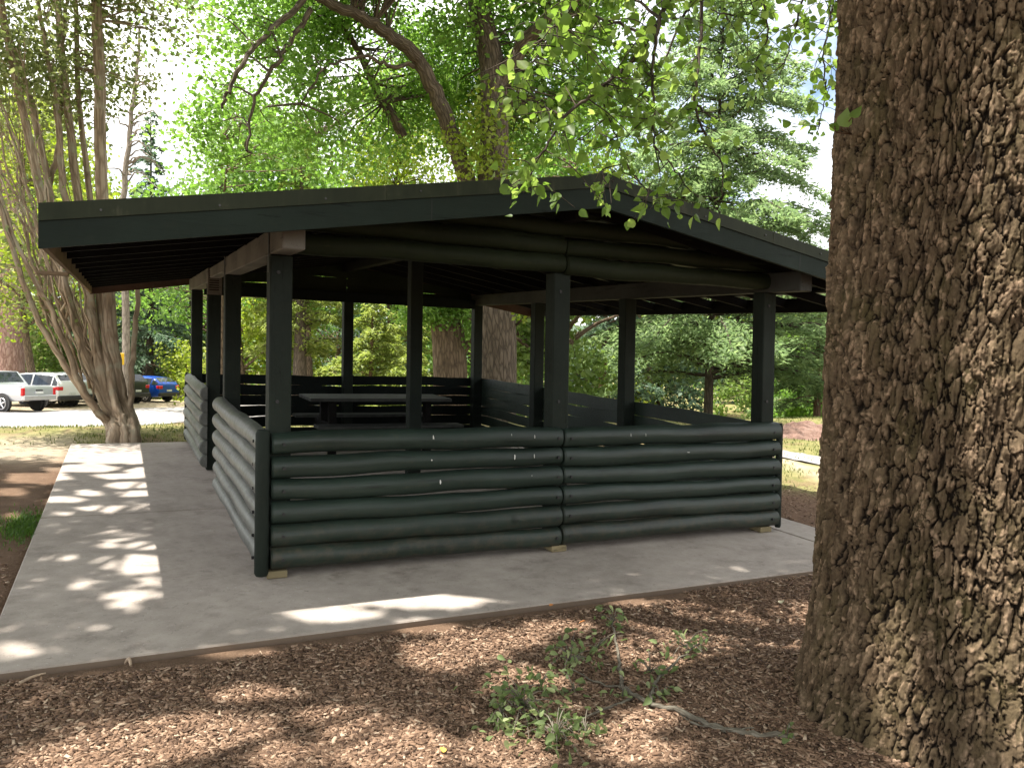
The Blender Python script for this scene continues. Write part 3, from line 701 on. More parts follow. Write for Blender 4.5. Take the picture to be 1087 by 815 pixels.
# --- conifers: layered sprays on a straight trunk
def conifer(name, base, H, R, label, leafm, barkm, seed, r0=.2, nb=70, z0=.12, droop=.25, needle=.16, dens=1., lean=(0, 0), prof=1., group=None, flat=.09):
    g = np.random.default_rng(seed); root = empty(name, base, label, 'tree', group); base = np.asarray(base, float)
    top = base+[lean[0], lean[1], H]
    p = smooth_path([base-[0, 0, .3], base+(top-base)*.4+g.normal(0, .05, 3), top], 8); T = [(p, rad(p, r0, .02), 9)]
    V, F, A = tubes(T); mesh_np('trunk', V, F, barkm, root, True, dict(bark=A))
    B, P, D_ = [], [], []
    for k in range(nb):
        f = z0+(1-z0)*((k+g.random())/nb)
        c = base+(top-base)*f; L = R*((1-f)**prof*.95+.06)*g.uniform(.6, 1.15); a = k*2.4+g.normal(0, .4)
        dr = np.array([math.cos(a), math.sin(a), 0.]); rise = g.uniform(-.05, .22)
        q = smooth_path([c, c+dr*L*.5+[0, 0, L*rise], c+dr*L+[0, 0, L*(rise-droop)]], 5); B.append((q, rad(q, .012*L+.012, .006), 5))
        n = int(190*dens*L*(.5+.5*L/R)); s = g.random(n)**.7*.95+.05
        I = np.minimum((s*(len(q)-1)).astype(int), len(q)-2); fr = s*(len(q)-1)-I
        pt = q[I]*(1-fr[:, None])+q[I+1]*fr[:, None]
        side = np.array([-dr[1], dr[0], 0.]); wv = g.normal(0, .17, n)*L*(1.15-s)+g.normal(0, .05, n)
        pt = pt+side*wv[:, None]; pt[:, 2] += g.normal(0, flat, n)-np.abs(wv)*.25-.03
        P.append(pt); D_.append(dr*1.+side*np.sign(wv)[:, None]*.8+[0, 0, -.15])
    V, F, A = tubes(B); mesh_np('branches', V, F, barkm, root, True, dict(bark=A))
    P, D_ = np.concatenate(P), np.concatenate(D_)
    V, F = leaf_mesh(P, needle, g, 1.2, .30, 'quad', D_); mesh_np('crown', V, F, leafm, root); return root
def base_px(x, d, y=410): return foot(*at(x, y, d)[:2])
conifer('cedar_tree', base_px(752, 24), 13.6, 5.6, 'tall cedar with tiered drooping grey-green branches behind the right side of the shelter', L_CEDAR, B_DARK, 21, .15, 170, .10, .2, .19, 1.0, (.5, .2), .6)
conifer('cedar_tree', base_px(868, 27), 5.6, 2.8, 'short spreading conifer in the gap between the shelter and the big fissured trunk', L_CEDAR, B_RED, 22, .14, 60, .1, .2, .17, .9)
conifer('cedar_tree', base_px(640, 33), 9.5, 3.2, 'grey-green conifer seen through the shelter between its middle front post and the tall cedar', L_BLUE, B_RED, 23, .28, 90, .2, .2, .2, .9)
conifer('cedar_tree', base_px(158, 52), 18.5, 5.2, 'distant blue-green conifer against the bright sky left of the roof, behind the blue hatchback', L_BLUE, B_DARK, 24, .3, 80, .12, .25, .34, .6)
conifer('pine_tree', base_px(318, 36), 13, 3.8, 'brown-trunked pine with light needles seen through the shelter between the two left front openings', L_PINE, B_MID, 25, .4, 70, .2, .15, .26, .7)
conifer('pine_tree', base_px(395, 31), 5.2, 3.0, 'low bushy yellow-green pine seen over the back wall of the shelter', L_PINE, B_RED, 26, .14, 60, .08, .1, .22, 1.)
conifer('pine_tree', base_px(432, 37), 6.2, 3.0, 'rounder yellow-green pine beside the low bushy one over the back wall', L_PINE, B_RED, 27, .16, 60, .1, .1, .22, .9)

# --- background trees
def bg_tree(name, x, d, H, R, label, leafm, barkm, seed, lo=.2, r0=.22, n=170, k=42, ls=.26, y=410, cat='tree', trunk=True):
    g = np.random.default_rng(seed); b = base_px(x, d, y); top = b+[g.normal(0, .3), g.normal(0, .3), H*.8]
    limbs = [limb([b-[0, 0, .3], b+(top-b)*.5+[g.normal(0, .2), 0, 0], top], r0, .05)]
    for q in range(6):
        a = q*1.05+g.random(); f = g.uniform(.3, .7); c = b+(top-b)*f; L = R*.8
        limbs.append(limb([c, c+[math.cos(a)*L*.5, math.sin(a)*L*.5, L*.4], c+[math.cos(a)*L, math.sin(a)*L, L*.6]], r0*.4, .02))
    blobs = []
    for q in range(9):
        a = g.random()*6.28; rr = R*.62*math.sqrt(g.random()); z = H*(lo+(1-lo)*(q+.5)/9)
        s = R*g.uniform(.40, .62)*(1-.35*abs(z/H-.55))
        blobs.append((b[0]+rr*math.cos(a), b[1]+rr*math.sin(a), b[2]+z-s*.2, s, s, s*.75))
    return leafy(name, b, label, cat, limbs, blobs, n, k, R*.11, ls, leafm, barkm, seed, sides=8, twig_r=.04)
BG = [
 ('broadleaf_tree', 235, 37, 15.5, 5.2, 'bright green round-crowned tree right of the bare sapling, above the left half of the roof', L_MAPLE, B_BROWN, .36),
 ('broadleaf_tree', 330, 42, 17.5, 5.6, 'sunlit light green tree behind the arching dark limb above the roof', L_MAPLE, B_BROWN, .34),
 ('broadleaf_tree', 420, 45, 18.5, 6., 'yellow-green tree crown directly left of the forked trunk above the roof', L_YEL, B_BROWN, .34),
 ('broadleaf_tree', 590, 42, 17.5, 5.6, 'fresh green tree right of the forked trunk, its foliage meeting the roof ridge', L_MAPLE, B_BROWN, .34),
 ('broadleaf_tree', 690, 40, 13.5, 5.0, 'pale green tree behind the hanging twigs over the right roof slope', L_YEL, B_BROWN, .15),
 ('broadleaf_tree', 150, 60, 9.0, 5.5, 'dark green tree standing behind the parked dark car', L_BLUE, B_DARK, .03),
 ('broadleaf_tree', 205, 58, 9.5, 5., 'light green leafy tree behind the blue hatchback beside the left wall', L_MAPLE, B_DARK, .03),
 ('broadleaf_tree', 70, 62, 12, 6.5, 'olive green tree behind the white parked cars', L_DARK, B_BROWN, .06),
 ('broadleaf_tree', -40, 55, 16, 7., 'tall olive tree at the left edge of the picture behind the silver pickup', L_GUM, B_BROWN, .08),
 ('broadleaf_tree', 262, 45, 7.5, 4.2, 'pale leafy tree seen between the two left corner posts of the shelter', L_YEL, B_BROWN, .05),
 ('broadleaf_tree', 585, 22, 4.6, 2.6, 'small green tree right of the thick trunk, seen through the shelter', L_DARK, B_BROWN, .08),
 ('broadleaf_tree', 700, 42, 8, 4.5, 'grey-green tree behind the tall cedar, low over the right wall', L_BLUE, B_BROWN, .05),
 ('broadleaf_tree', 845, 46, 7.0, 4.5, 'leafy tree behind the red soil mound', L_DARK, B_BROWN, .03),
 ('broadleaf_tree', 930, 40, 9.0, 5.0, 'tree hidden mostly by the big fissured trunk on the right', L_MAPLE, B_BROWN, .05),
 ('broadleaf_tree', 500, 44, 9, 5.0, 'green tree behind the pollarded trunk', L_MAPLE, B_BROWN, .05),
 ('broadleaf_tree', 360, 52, 10, 5.5, 'hazy green tree behind the low bushy pines', L_BLUE, B_BROWN, .05),
 ('broadleaf_tree', 40, 40, 15, 5., 'tall yellow-green tree glimpsed through the multi-stemmed trunks', L_YEL, B_BROWN, .3),
 ('broadleaf_tree', 800, 60, 11, 5.5, 'pale distant tree behind the tall cedar near the trunk edge', L_BLUE, B_BROWN, .1),
]
for k, (nm, x, d, H, R, lab, lm, bm, lo) in enumerate(BG):
    bg_tree(nm, x, d, H, R, lab, lm, bm, 300+k, lo, n=int(210*max(1, R/4.5)), ls=.10+.0034*d, k=54)
# distant woodland closing the view
def woods():
    g = np.random.default_rng(71); C = []
    for k in range(900):
        xp = g.uniform(-160, 1150); top = np.interp(xp, [-160, 90, 125, 185, 215, 640, 760, 830, 890, 1150], [26, 24, 13, 13, 23, 27, 22, 13, 13, 22])
        d = g.uniform(72, 96); b_ = at(xp, 400, d); z = -1+top*g.random()**.8*g.uniform(.75, 1.0); C.append([b_[0], b_[1], z])
    C = np.array(C); P = np.repeat(C, 60, 0)+np.clip(g.normal(0, 1, (len(C)*60, 3)), -2, 2)*[1.5, 1.5, .9]
    V, F = leaf_mesh(P, .75, g, .8, .7); o = mesh_np('woodland', V, F, L_MAPLE); tag(o, 'dense green woodland far behind the shelter and the car park', 'woodland', kind='stuff')
woods()
# shrubs
for k, (x, d, H, R, lab, lm) in enumerate([
    (848, 31, 2.3, 1.8, 'light green shrub just above the red soil mound', L_MAPLE), (805, 33, 2.2, 2.0, 'dark shrub behind the right front post of the shelter', L_DARK),
    (880, 34, 2.6, 2.0, 'green shrub at the edge of the big fissured trunk', L_DARK), (610, 36, 2.4, 2.3, 'grey-green shrub low behind the right wall near the middle post', L_BLUE), (195, 50, 3.2, 2.6, 'yellowish shrub beside the blue hatchback', L_YEL)]):
    bg_tree('shrub', x, d, H, R, lab, lm, B_BROWN, 400+k, .0, .06, 90, 40, .2, cat='shrub')
# --- pinkish trunk behind the pickup
b = base_px(8, 47, 400); g = np.random.default_rng(5)
leafy('pine_tree', b, 'thick pinkish pine trunk rising behind the silver pickup at the left edge', 'tree', [limb([b-[0, 0, .3], b+[0, 0, 3], b+[.1, 0, 9], b+[0, 0, 16]], 1.05, .5)], [(b[0], b[1], b[2]+15.5, 4, 4, 2.5)], 120, 40, .5, .35, L_PINE, B_PINK, 55)
# --- thin bare tree
b = base_px(133, 30)
lim = [limb([b-[0, 0, .2], at(133, 300, 30), at(131, 215, 30), at(139, 130, 30), at(146, 70, 30), at(148, 30, 30)], .17, .05, 6, .02)]
g = np.random.default_rng(15)
for k in range(26):
    y = g.uniform(55, 200); x = np.interp(y, [30, 70, 130, 215], [148, 146, 139, 131]); s = g.choice([-1, 1], p=[.3, .7]); L = g.uniform(12, 48)
    lim.append(limb(px((x, y, 30), (x+s*L*.5, y-L*.25, 30+g.normal(0, .5)), (x+s*L, y+g.uniform(-.1, .5)*L, 30+g.normal(0, 1))), .04, .008, 4, .05))
leafy('bare_sapling', b, 'thin leafless grey tree against the white sky between the gum stems and the roof', 'tree', lim, None, 0, 1, .1, .1, L_DRY, B_GREY, 56, extra=np.array(px((150, 60, 30), (165, 90, 30))), sides=6)

# ------------------------------------------------------------------ the big fissured trunk on the right
HC = np.array([2.545, -3.29]); HZ = float(terrain(np.array([4.]), np.array([-3.]))[0])-.02
def hero_radius(z): return .62+.135*np.exp(-np.maximum(z, 0)/.40)-.012*z
hero = empty('linden_tree', (HC[0], HC[1], HZ), 'massive fissured brown trunk filling the right edge, its leafy twigs hanging over the roof', 'tree')
nth, nz_ = 960, 940; th = np.linspace(0, 2*PI, nth, endpoint=False); zz = np.concatenate([np.linspace(-.15, 3.9, 880), np.linspace(3.93, 5.2, 60)])
TH, ZZ = np.meshgrid(th, zz); Rr = hero_radius(ZZ)*(1+.035*np.sin(3*TH+1.)+.03*np.sin(5*TH+.5+ZZ*.3)+.05*np.exp(-np.maximum(ZZ, 0)/.4)*np.sin(6*TH+2))
cx_, cy_ = np.cos(TH), np.sin(TH)
def worley(u, v, nu, s):
    """cellular F1,F2 in (u,v) cells, periodic in u with nu cells"""
    iu, iv = np.floor(u).astype(np.int64), np.floor(v).astype(np.int64); F1 = np.full(u.shape, 9.); F2 = np.full(u.shape, 9.); ID = np.zeros(u.shape)
    for a in (-1, 0, 1):
        for b_ in (-1, 0, 1):
            ju, jv = iu+a, iv+b_; k = np.mod(ju, nu)
            pu, pv = ju+_h(k, jv, k*0, s)*.95, jv+_h(k, jv, k*0, s+7)*.95
            d = np.hypot(u-pu, v-pv); sm = d < F1
            F2 = np.where(sm, F1, np.minimum(F2, d)); ID = np.where(sm, _h(k, jv, k*0, s+13), ID); F1 = np.minimum(F1, d)
    return F1, F2, ID
wx = (fbm(cx_*4, cy_*4, ZZ*2.2, 4, 50)-.5); wz = (fbm(cx_*5+9, cy_*5, ZZ*3, 3, 60)-.5)
fx = (fbm(cx_*14, cy_*14, ZZ*10, 3, 52)-.5)
ur = TH/(2*PI)
gap = fbm(cx_*7+3, cy_*7, ZZ*4, 3, 95)
def pl(nu, hz, s_, w1, w2, w3):
    a_, b_, c_ = worley(ur*nu+wx*w1+fx*w2, ZZ/hz+wz*w1*.8+wx*.9+fx*w3, nu, s_); return a_, b_-a_, c_
fy = fbm(cx_*45, cy_*45, ZZ*32, 3, 54)-.5
f1, e1, cid = worley(ur*104+wx*2.2+fx*1.1+fy*.9, ZZ/.105+wz*1.5+wx*.9+fx*1.1+fy*.8, 104, 3); e1 = e1-f1
g1, e2, cid2 = pl(150, .062, 4, 3., 2.4, 2.4)
b1, eb, cidb = pl(34, .60, 9, 1.6, .6, .6)
j1, e3, cid3 = pl(260, .03, 14, 4., 4., 3.)
nn = fbm(cx_*22, cy_*22, ZZ*14, 4, 70); n4 = fbm(cx_*80, cy_*80, ZZ*50, 3, 80)
plate = sstep(.03, .15, e1+.16*(gap-.50)+.10*(nn-.5)); deep = sstep(.0, .22, eb+.3*(gap-.5)); flake = sstep(.0, .16, e2+.25*(cid3-.5)+.2*(nn-.5)); fl3 = sstep(0, .4, e3)
fur = np.abs(2*fbm(cx_*19, cy_*19, ZZ*2.4, 4, 84)-1); fur = sstep(.0, .22, fur)
tilt = (f1*.5)*(cid-.5)
terr = np.floor((cid*.5+cid2*.45+nn*.5)*6)/6
n5 = fbm(cx_*38, cy_*38, ZZ*20, 3, 88)
disp = .0095*plate*(.5+.7*cid)+.011*deep*(.6+.4*cidb)+.009*fur+.007*terr*plate+.005*flake*plate*(.2+cid2)+.003*fl3*cid3*plate+.006*(nn-.5)+.005*(n5-.5)+.008*(n4-.5)+.007*tilt*plate-.028
RR = Rr+disp
lean = .012*np.maximum(ZZ, 0)
V = np.stack([HC[0]+RR*cx_+lean*.35, HC[1]+RR*cy_-lean*.1, HZ+ZZ], -1).reshape(-1, 3)
i = np.arange(nz_-1)[:, None]*nth; j = np.arange(nth)[None]; jn = (j+1) % nth
F = np.stack([i+j, i+jn, i+nth+jn, i+nth+j], -1).reshape(-1, 4)
pale = sstep(.58, .72, .5*cid2+.5*cid3+.5*(nn-.5))*plate*flake*fl3
hattr = np.clip(plate*(.45+.55*deep)*(.6+.4*fur)*(.65+.35*flake), 0, 1)
mesh_np('trunk', V, F, B_HERO, hero, True, dict(plate=hattr.ravel(), pale=pale.ravel(), tone=(.55*cid+.45*cid2).ravel()))
# limbs above the frame carrying the canopy
T0 = np.array([HC[0]+.05, HC[1], HZ+5.1])
hl = [limb([T0-[0, 0, .2], T0+[0, .1, 1.5], T0+[-.2, .2, 4.]], .56, .25)]
for (dx, dy, dz, r) in [(-4.5, 1.5, 2.6, .22), (-5, -2, 3, .2), (-2.5, 4.2, 2.4, .2), (2.8, 4, 3, .2), (3.5, -2.5, 3, .2), (-1.5, -4, 3, .18), (-6.5, 5, 3.4, .2), (.2, 2.8, 1.2, .13), (4.8, 1.6, 2.2, .16)]:
    hl.append(limb([T0+[0, 0, .2], T0+[dx*.4, dy*.4, dz*.55], T0+[dx*.75, dy*.75, dz*.9], T0+[dx, dy, dz]], r, .04, 6, .05))
# canopy gaps cut along the sun's rays so flecks land here on the ground
HANG = np.array([at(x, y, d) for x, y, d in [(560, 190, 4.1), (600, 130, 4.2), (570, 60, 4.5), (620, 40, 4.6), (640, 150, 4.6), (655, 90, 4.4), (690, 200, 4.6), (695, 130, 4.3), (740, 210, 4.7), (720, 60, 4.8), (850, 60, 5.6), (870, 110, 5.8), (545, 110, 4.8), (530, 95, 4.7), (660, 190, 4.5), (600, 10, 4.6)]])
flecks = []
for (x, y, rx, ry) in [(120, 568, 24, 5), (140, 597, 36, 9), (116, 579, 12, 3), (153, 580, 18, 5), (80, 565, 14, 3), (80, 573, 12, 3), (69, 591, 20, 3), (38, 594, 10, 3), (84, 614, 11, 3), (80, 622, 13, 3.5), (163, 617, 14, 5), (140, 631, 30, 4), (131, 642, 14, 5), (172, 631, 9, 3),
    (137, 514, 22, 3), (67, 530, 16, 3), (147, 524, 20, 3), (112, 540, 26, 3), (150, 537, 16, 3), (95, 523, 14, 2.5), (70, 545, 12, 2), (130, 505, 30, 3), (90, 497, 34, 4), (120, 486, 50, 5), (110, 476, 60, 6), (150, 500, 16, 4),
    (440, 637, 78, 8), (355, 652, 45, 6), (500, 632, 30, 6),
    (480, 690, 44, 12), (520, 675, 40, 7), (560, 722, 34, 14), (590, 662, 26, 5), (455, 664, 26, 6), (270, 735, 40, 6), (200, 775, 70, 15), (150, 790, 50, 14), (85, 802, 50, 13), (420, 790, 50, 18), (545, 795, 40, 16), (640, 775, 40, 8), (250, 690, 26, 4), (690, 762, 26, 6), (620, 740, 24, 6), (350, 760, 26, 8), (20, 690, 20, 5), (300, 800, 30, 10), (690, 800, 40, 8),
    (20, 545, 18, 4), (40, 505, 30, 5), (10, 520, 16, 4), (720, 640, 30, 3)]:
    c = gnd(x, y); k_ = 1.28 if y > 655 else 1.; a = gnd(x+rx*k_, y); b_ = gnd(x, y-ry*k_)
    flecks.append((c[:2], (a-c)[:2], (b_-c)[:2]))
def in_fleck(P, grow=1., zref=None):
    """does the sun ray through P end in a fleck?"""
    h = (P[:, 2]-(SX*P[:, 0]+SY*P[:, 1]))/(1-SX*SUN[0]-SY*SUN[1])
    G = P[:, :2]-h[:, None]*SUN[None, :2]
    r = np.zeros(len(P), bool); jit = 1+.35*(fbm(G[:, 0]*5, G[:, 1]*5, s=91)-.5)*2
    for c, u, v in flecks:
        M = np.linalg.inv(np.stack([u, v], 1)); q = (G-c)@M.T; r |= (q**2).sum(1) < (grow*jit)**2
    # breaks cut in the unseen canopy to light the trunk's camera side
    for tz, dr_, rr_ in ((.35, (-.50, -.70), .22), (.8, (-.42, -.75), .26), (1.25, (-.38, -.78), .26), (1.7, (-.36, -.8), .28), (2.15, (-.42, -.76), .22), (.5, (-.98, -.15), .12), (.25, (-.95, -.2), .14)):
        hh = P[:, 2]-HZ-tz; Q = P[:, :2]-hh[:, None]*SUN[None, :2]; dn = np.array(dr_)/np.hypot(*dr_)
        r |= ((Q-(HC+.64*dn))**2).sum(1) < rr_**2*(jit**2)
    hh = P[:, 2][:, None]-HANG[None, :, 2]; dx_ = P[:, 0][:, None]-hh*SUN[0]-HANG[None, :, 0]; dy_ = P[:, 1][:, None]-hh*SUN[1]-HANG[None, :, 1]
    r |= (dx_**2+dy_**2 < .27**2).any(1)  # canopy opened above the hanging twigs to light them
    return r
g = np.random.default_rng(99)
n_ = 8200; Gx = g.uniform(-5.2, 8.0, n_); Gy = g.uniform(-9.5, 7.2, n_)
keep = ((Gx < 7.2) & (Gy < 1.0)) | ((Gx < -.2) & (Gx > -3.6) & (Gy < 5.6)) | ((Gx > -.2) & (Gx < 4.6) & (Gy < 6.))
Gx, Gy = Gx[keep], Gy[keep]; hz = g.uniform(7., 12., len(Gx))
CC = np.stack([Gx+SUN[0]*hz, Gy+SUN[1]*hz, hz+SY*Gy], 1)
P = np.repeat(CC, 26, 0)+np.clip(g.normal(0, 1, (len(CC)*26, 3)), -2, 2)*[.3, .3, .2]
P = P[~in_fleck(P, 1.22)]
# leave out what would dangle into the picture
q = (P-CAM)@RM; dep = -q[:, 2]; yp = 407.5-FPX*q[:, 1]/np.maximum(dep, .01)
P = P[(dep < .3) | (yp < -25)]
V, F = leaf_mesh(P, .12, g, 1.2, .85); mesh_np('crown', V, F, L_LIME, hero)  # unseen overhead leaves, laid out and cut to shape the dappled light
tw = twigs_to(CC[::14], np.concatenate([l[0][2:] for l in hl]), g, .03, maxn=420)
tw = [w_ for w_ in tw if not in_fleck(w_[0], .8).any()]
q = lambda p: (-(p-CAM)@RM[:, 2] < .3) | ((407.5-FPX*((p-CAM)@RM[:, 1])/np.maximum(-(p-CAM)@RM[:, 2], .01)) < -20)
tw = [w_ for w_ in tw if q(w_[0]).all()]
V, F, A = tubes([(l[0], l[1], 14) for l in hl]+tw); mesh_np('branches', V, F, B_DARK, hero, True, dict(bark=A))
# hanging twigs with big leaves
g = np.random.default_rng(123)
Tw, LP, LD = [], [], []
def hang(pts, r0, r1, every, side=.10, start=.15, sub=0, sublen=.25):
    p = smooth_path(px(*pts), 8, .004); Tw.append((p, rad(p, r0, r1), 6))
    L = np.concatenate([[0], np.cumsum(np.linalg.norm(np.diff(p, axis=0), axis=1))])
    for s in np.arange(L[-1]*start, L[-1], every):
        c = np.array([np.interp(s, L, p[:, k]) for k in range(3)]); d = np.array([np.interp(min(s+.03, L[-1]), L, p[:, k]) for k in range(3)])-c
        o = g.normal(0, 1, 3); o = unit(o-unit(d)*np.dot(o, unit(d))); e = c+o*g.uniform(.02, side)+[0, 0, -.03]
        Tw.append((smooth_path([c, (c+e)/2+[0, 0, .01], e], 2), [.0018]*5, 4)); LP.append(e+o*.02+[0, 0, -.02]); LD.append(o+[0, 0, -.7])
    for k in range(sub):
        s = g.uniform(.15, .98)*L[-1]; c = np.array([np.interp(s, L, p[:, k2]) for k2 in range(3)])
        o = g.normal(0, 1, 3)*[1, 1, .5]; o = unit(o+np.array([0, 0, -.35])); l_ = sublen*g.uniform(.5, 1.4)
        w2 = smooth_path([c, c+o*l_*.5+g.normal(0, .02, 3), c+o*l_+[0, 0, -.12*l_]+g.normal(0, .02, 3)], 4); Tw.append((w2, rad(w2, .004, .0015), 4))
        for t_ in np.linspace(.2, 1, max(3, int(l_/.04))):
            cc = w2[min(int(t_*(len(w2)-1)), len(w2)-1)]; o2 = unit(g.normal(0, 1, 3)); LP.append(cc+o2*.045+[0, 0, -.02]); LD.append(o2+[0, 0, -.6])
da = 4.3
hang([(735, -60, da+.4), (710, 0, da+.2), (690, 40, da), (668, 68, da), (636, 95, da-.1), (600, 123, da-.2), (585, 148, da-.2), (566, 178, da-.2), (556, 205, da-.2)], .016, .003, .05, .10, .1, 34, .30)
hang([(700, 20, da), (692, 70, da), (694, 120, da), (695, 155, da), (705, 178, da)], .010, .003, .07, .10, .2, 14, .22)
hang([(747, -40, da+.5), (744, 40, da+.5), (738, 110, da+.4), (752, 150, da+.4), (766, 175, da+.4), (766, 210, da+.4)], .012, .003, .09, .1, .3, 12, .25)
hang([(668, 68, da), (640, 100, da+.2), (652, 140, da+.3), (663, 172, da+.3), (650, 195, da+.2)], .007, .002, .06, .09, .2, 12, .22)
hang([(740, 110, da+.4), (752, 122, da+.5), (766, 126, da+.6)], .008, .003, .08, .08)
hang([(600, 123, da), (575, 112, da+.2), (555, 95, da+.3), (530, 90, da+.4)], .006, .002, .05, .1, .1, 8, .2)
hang([(690, 40, da), (640, 20, da-.2), (600, 20, da-.3), (560, 60, da-.3)], .009, .002, .05, .1, .1, 16, .3)
hang([(700, 20, da), (660, -10, da+.4), (620, -20, da+.5), (570, 10, da+.6)], .009, .002, .05, .1, .1, 16, .3)
hang([(663, 172, da+.3), (680, 195, da+.3), (700, 205, da+.3), (740, 215, da+.3)], .005, .002, .05, .07, .2, 5, .15)
hang([(695, 155, da), (720, 185, da+.1), (735, 205, da+.2), (765, 225, da+.2)], .005, .002, .06, .07, .3, 4, .15)
hang([(640, 180, da), (642, 200, da), (632, 212, da)], .004, .002, .04, .06, .1)
hang([(690, 195, da), (686, 215, da), (681, 232, da)], .004, .002, .045, .05, .3)
hang([(860, -60, 5.6), (800, 10, 5.6), (770, 15, 5.4), (755, 10, 5.2)], .012, .003, .07, .1, .1, 12, .3)
hang([(868, -60, 5.6), (850, 10, 5.6), (840, 45, 5.6), (828, 80, 5.6)], .010, .003, .05, .12, .1, 16, .3)
hang([(890, -40, 5.8), (882, 20, 5.8), (874, 60, 5.8), (876, 100, 5.8), (868, 140, 5.8)], .010, .003, .05, .12, .1, 18, .28)
hang([(800, -40, 5.4), (815, 30, 5.5), (802, 70, 5.5), (812, 95, 5.5)], .008, .003, .06, .12, .3, 8, .25)
hang([(640, -50, 4.8), (610, 0, 4.8), (585, 40, 4.8), (560, 75, 4.8), (545, 110, 4.8)], .010, .003, .05, .12, .1, 22, .3)
hang([(760, -50, 5.), (720, 30, 5.), (690, 90, 5.), (640, 130, 5.), (600, 160, 5.)], .010, .003, .06, .12, .1, 18, .3)
V, F, A = tubes(Tw); mesh_np('hanging_twigs', V, F, B_DARK, hero, True, dict(bark=A))
V, F = leaf_mesh(np.array(LP), .062, g, .35, .86, 'leaf', np.array(LD)); mesh_np('hanging_leaves', V, F, L_LIME, hero)
# one green shoot on the trunk
def on_trunk(x, y, r=.66):
    for d in np.arange(2., 5., .01):
        q = at(x, y, d)
        if np.hypot(q[0]-HC[0], q[1]-HC[1]) < r: return q
    return at(x, y, 3.5)
s0 = on_trunk(890, 142); c = np.array([on_trunk(886, 134, .70), on_trunk(897, 127, .71), on_trunk(908, 120, .71)])
V, F = leaf_mesh(c, .075, np.random.default_rng(9), .2, .85, 'leaf', np.array([RM[:, 0]*.8+[0, 0, .4]]*3)); mesh_np('leaf_shoot', V, F, L_LIME, hero)
st_ = [(smooth_path([s0-RM[:, 0]*0+unit(np.array([HC[0]-s0[0], HC[1]-s0[1], 0]))*.06, (s0+q)/2+[0, 0, -.01], q], 3), [.003]*7, 5) for q in c]
V, F, A = tubes(st_); mesh_np('shoot_stem', V, F, B_RED, hero, True, dict(bark=A))

# ------------------------------------------------------------------ mulch, grass, small litter
def chips(n, sampler, g, lmin=.010, lmax=.048):
    P = sampler(n); n = len(P); a = g.uniform(0, 2*PI, n); L = lmin+(lmax-lmin)*g.random(n)**2.2; W_ = L*g.uniform(.16, .45, n); Tt = g.uniform(.002, .006, n)
    tx, ty = g.normal(0, .15, n), g.normal(0, .2, n)
    on = (P[:, 0] > SLAB[0]) & (P[:, 0] < SLAB[1]) & (P[:, 1] > SLAB[2]) & (P[:, 1] < SLAB[3]); tx = np.where(on, tx*.2, tx); ty = np.where(on, ty*.2, ty); L = np.where(on, L*.6, L); W_ = np.where(on, W_*.6, W_)
    z = np.where(on, plane(P[:, 0], P[:, 1])+.003, terrain(P[:, 0], P[:, 1]))+np.abs(tx)*L*.5+np.where(on, 0, g.uniform(0, .014, n)); C = np.column_stack([P, z])
    u = np.stack([np.cos(a), np.sin(a), tx], 1); u /= np.linalg.norm(u, axis=1)[:, None]; v = np.stack([-np.sin(a), np.cos(a), ty], 1); w_ = np.cross(u, v); w_ /= np.linalg.norm(w_, axis=1)[:, None]; v = np.cross(w_, u)
    Vs = []
    for sz in (-1, 1):
        for sx, sy, k in ((-1, -1, .7), (1, -.6, 1), (1, .7, 1), (-1, 1, .8)):
            Vs.append(C+u*(L*.5*sx*k)[:, None]+v*(W_*.5*sy)[:, None]+w_*(Tt*.5*sz)[:, None])
    V = np.stack(Vs, 1).reshape(-1, 3); q = np.arange(n)[:, None]*8
    F = np.concatenate([q+np.array([f]) for f in ((4, 5, 6, 7), (0, 1, 5, 4), (1, 2, 6, 5), (2, 3, 7, 6), (3, 0, 4, 7))])
    return V, F
g = np.random.default_rng(31)
def samp(n):
    # denser towards the camera: uniform in picture, thinned far away
    xs, ys = g.uniform(-60, 1150, n), 600+(880-600)*g.random(n)**.8
    P = np.array([gnd(a, b)[:2] for a, b in zip(xs, ys)])
    side = np.column_stack([g.uniform(-2.9, 7.5, n//4), g.uniform(-4.3, -1.1, n//4)]); P = np.concatenate([P, side])
    ok = (P[:, 1] < -1.17-.22*(fbm(P[:, 0]*2, P[:, 0]*0, s=5)) *(P[:, 0] < 2.6)) & (np.hypot(P[:, 0]-HC[0], P[:, 1]-HC[1]) > .62)
    ok |= (P[:, 0] > 5.1) & (P[:, 0] < 6.6)
    return P[ok & (P[:, 1] > -4.6)]
V, F = chips(170000, samp, g); o = mesh_np('mulch_chips', V, F, M_CHIP); tag(o, 'brown bark mulch chips covering the ground in front of the shelter', 'mulch', kind='stuff')
def samp2(n):
    P = np.column_stack([g.uniform(-3.2, -1.54, n), g.uniform(-1.8, 3.2, n)]); ok = g.random(n) < sstep(1.6, -.6, P[:, 1])
    Q = np.column_stack([g.uniform(5.09, 7.2, n), g.uniform(-3, 1.8, n)])
    R_ = np.column_stack([g.uniform(-1.5, 5, 420), -1.14+1.2*g.random(420)**2.6]); R_ = np.concatenate([R_, np.column_stack([-1.5+1.3*g.random(160)**1.8, g.uniform(-1, 6, 160)])])
    return np.concatenate([P[ok], Q])
V, F = chips(5000, samp2, g); o = mesh_np('bark_litter', V, F, M_CHIP); tag(o, 'scattered bark litter on the bare soil beside the slab', 'litter', kind='stuff')
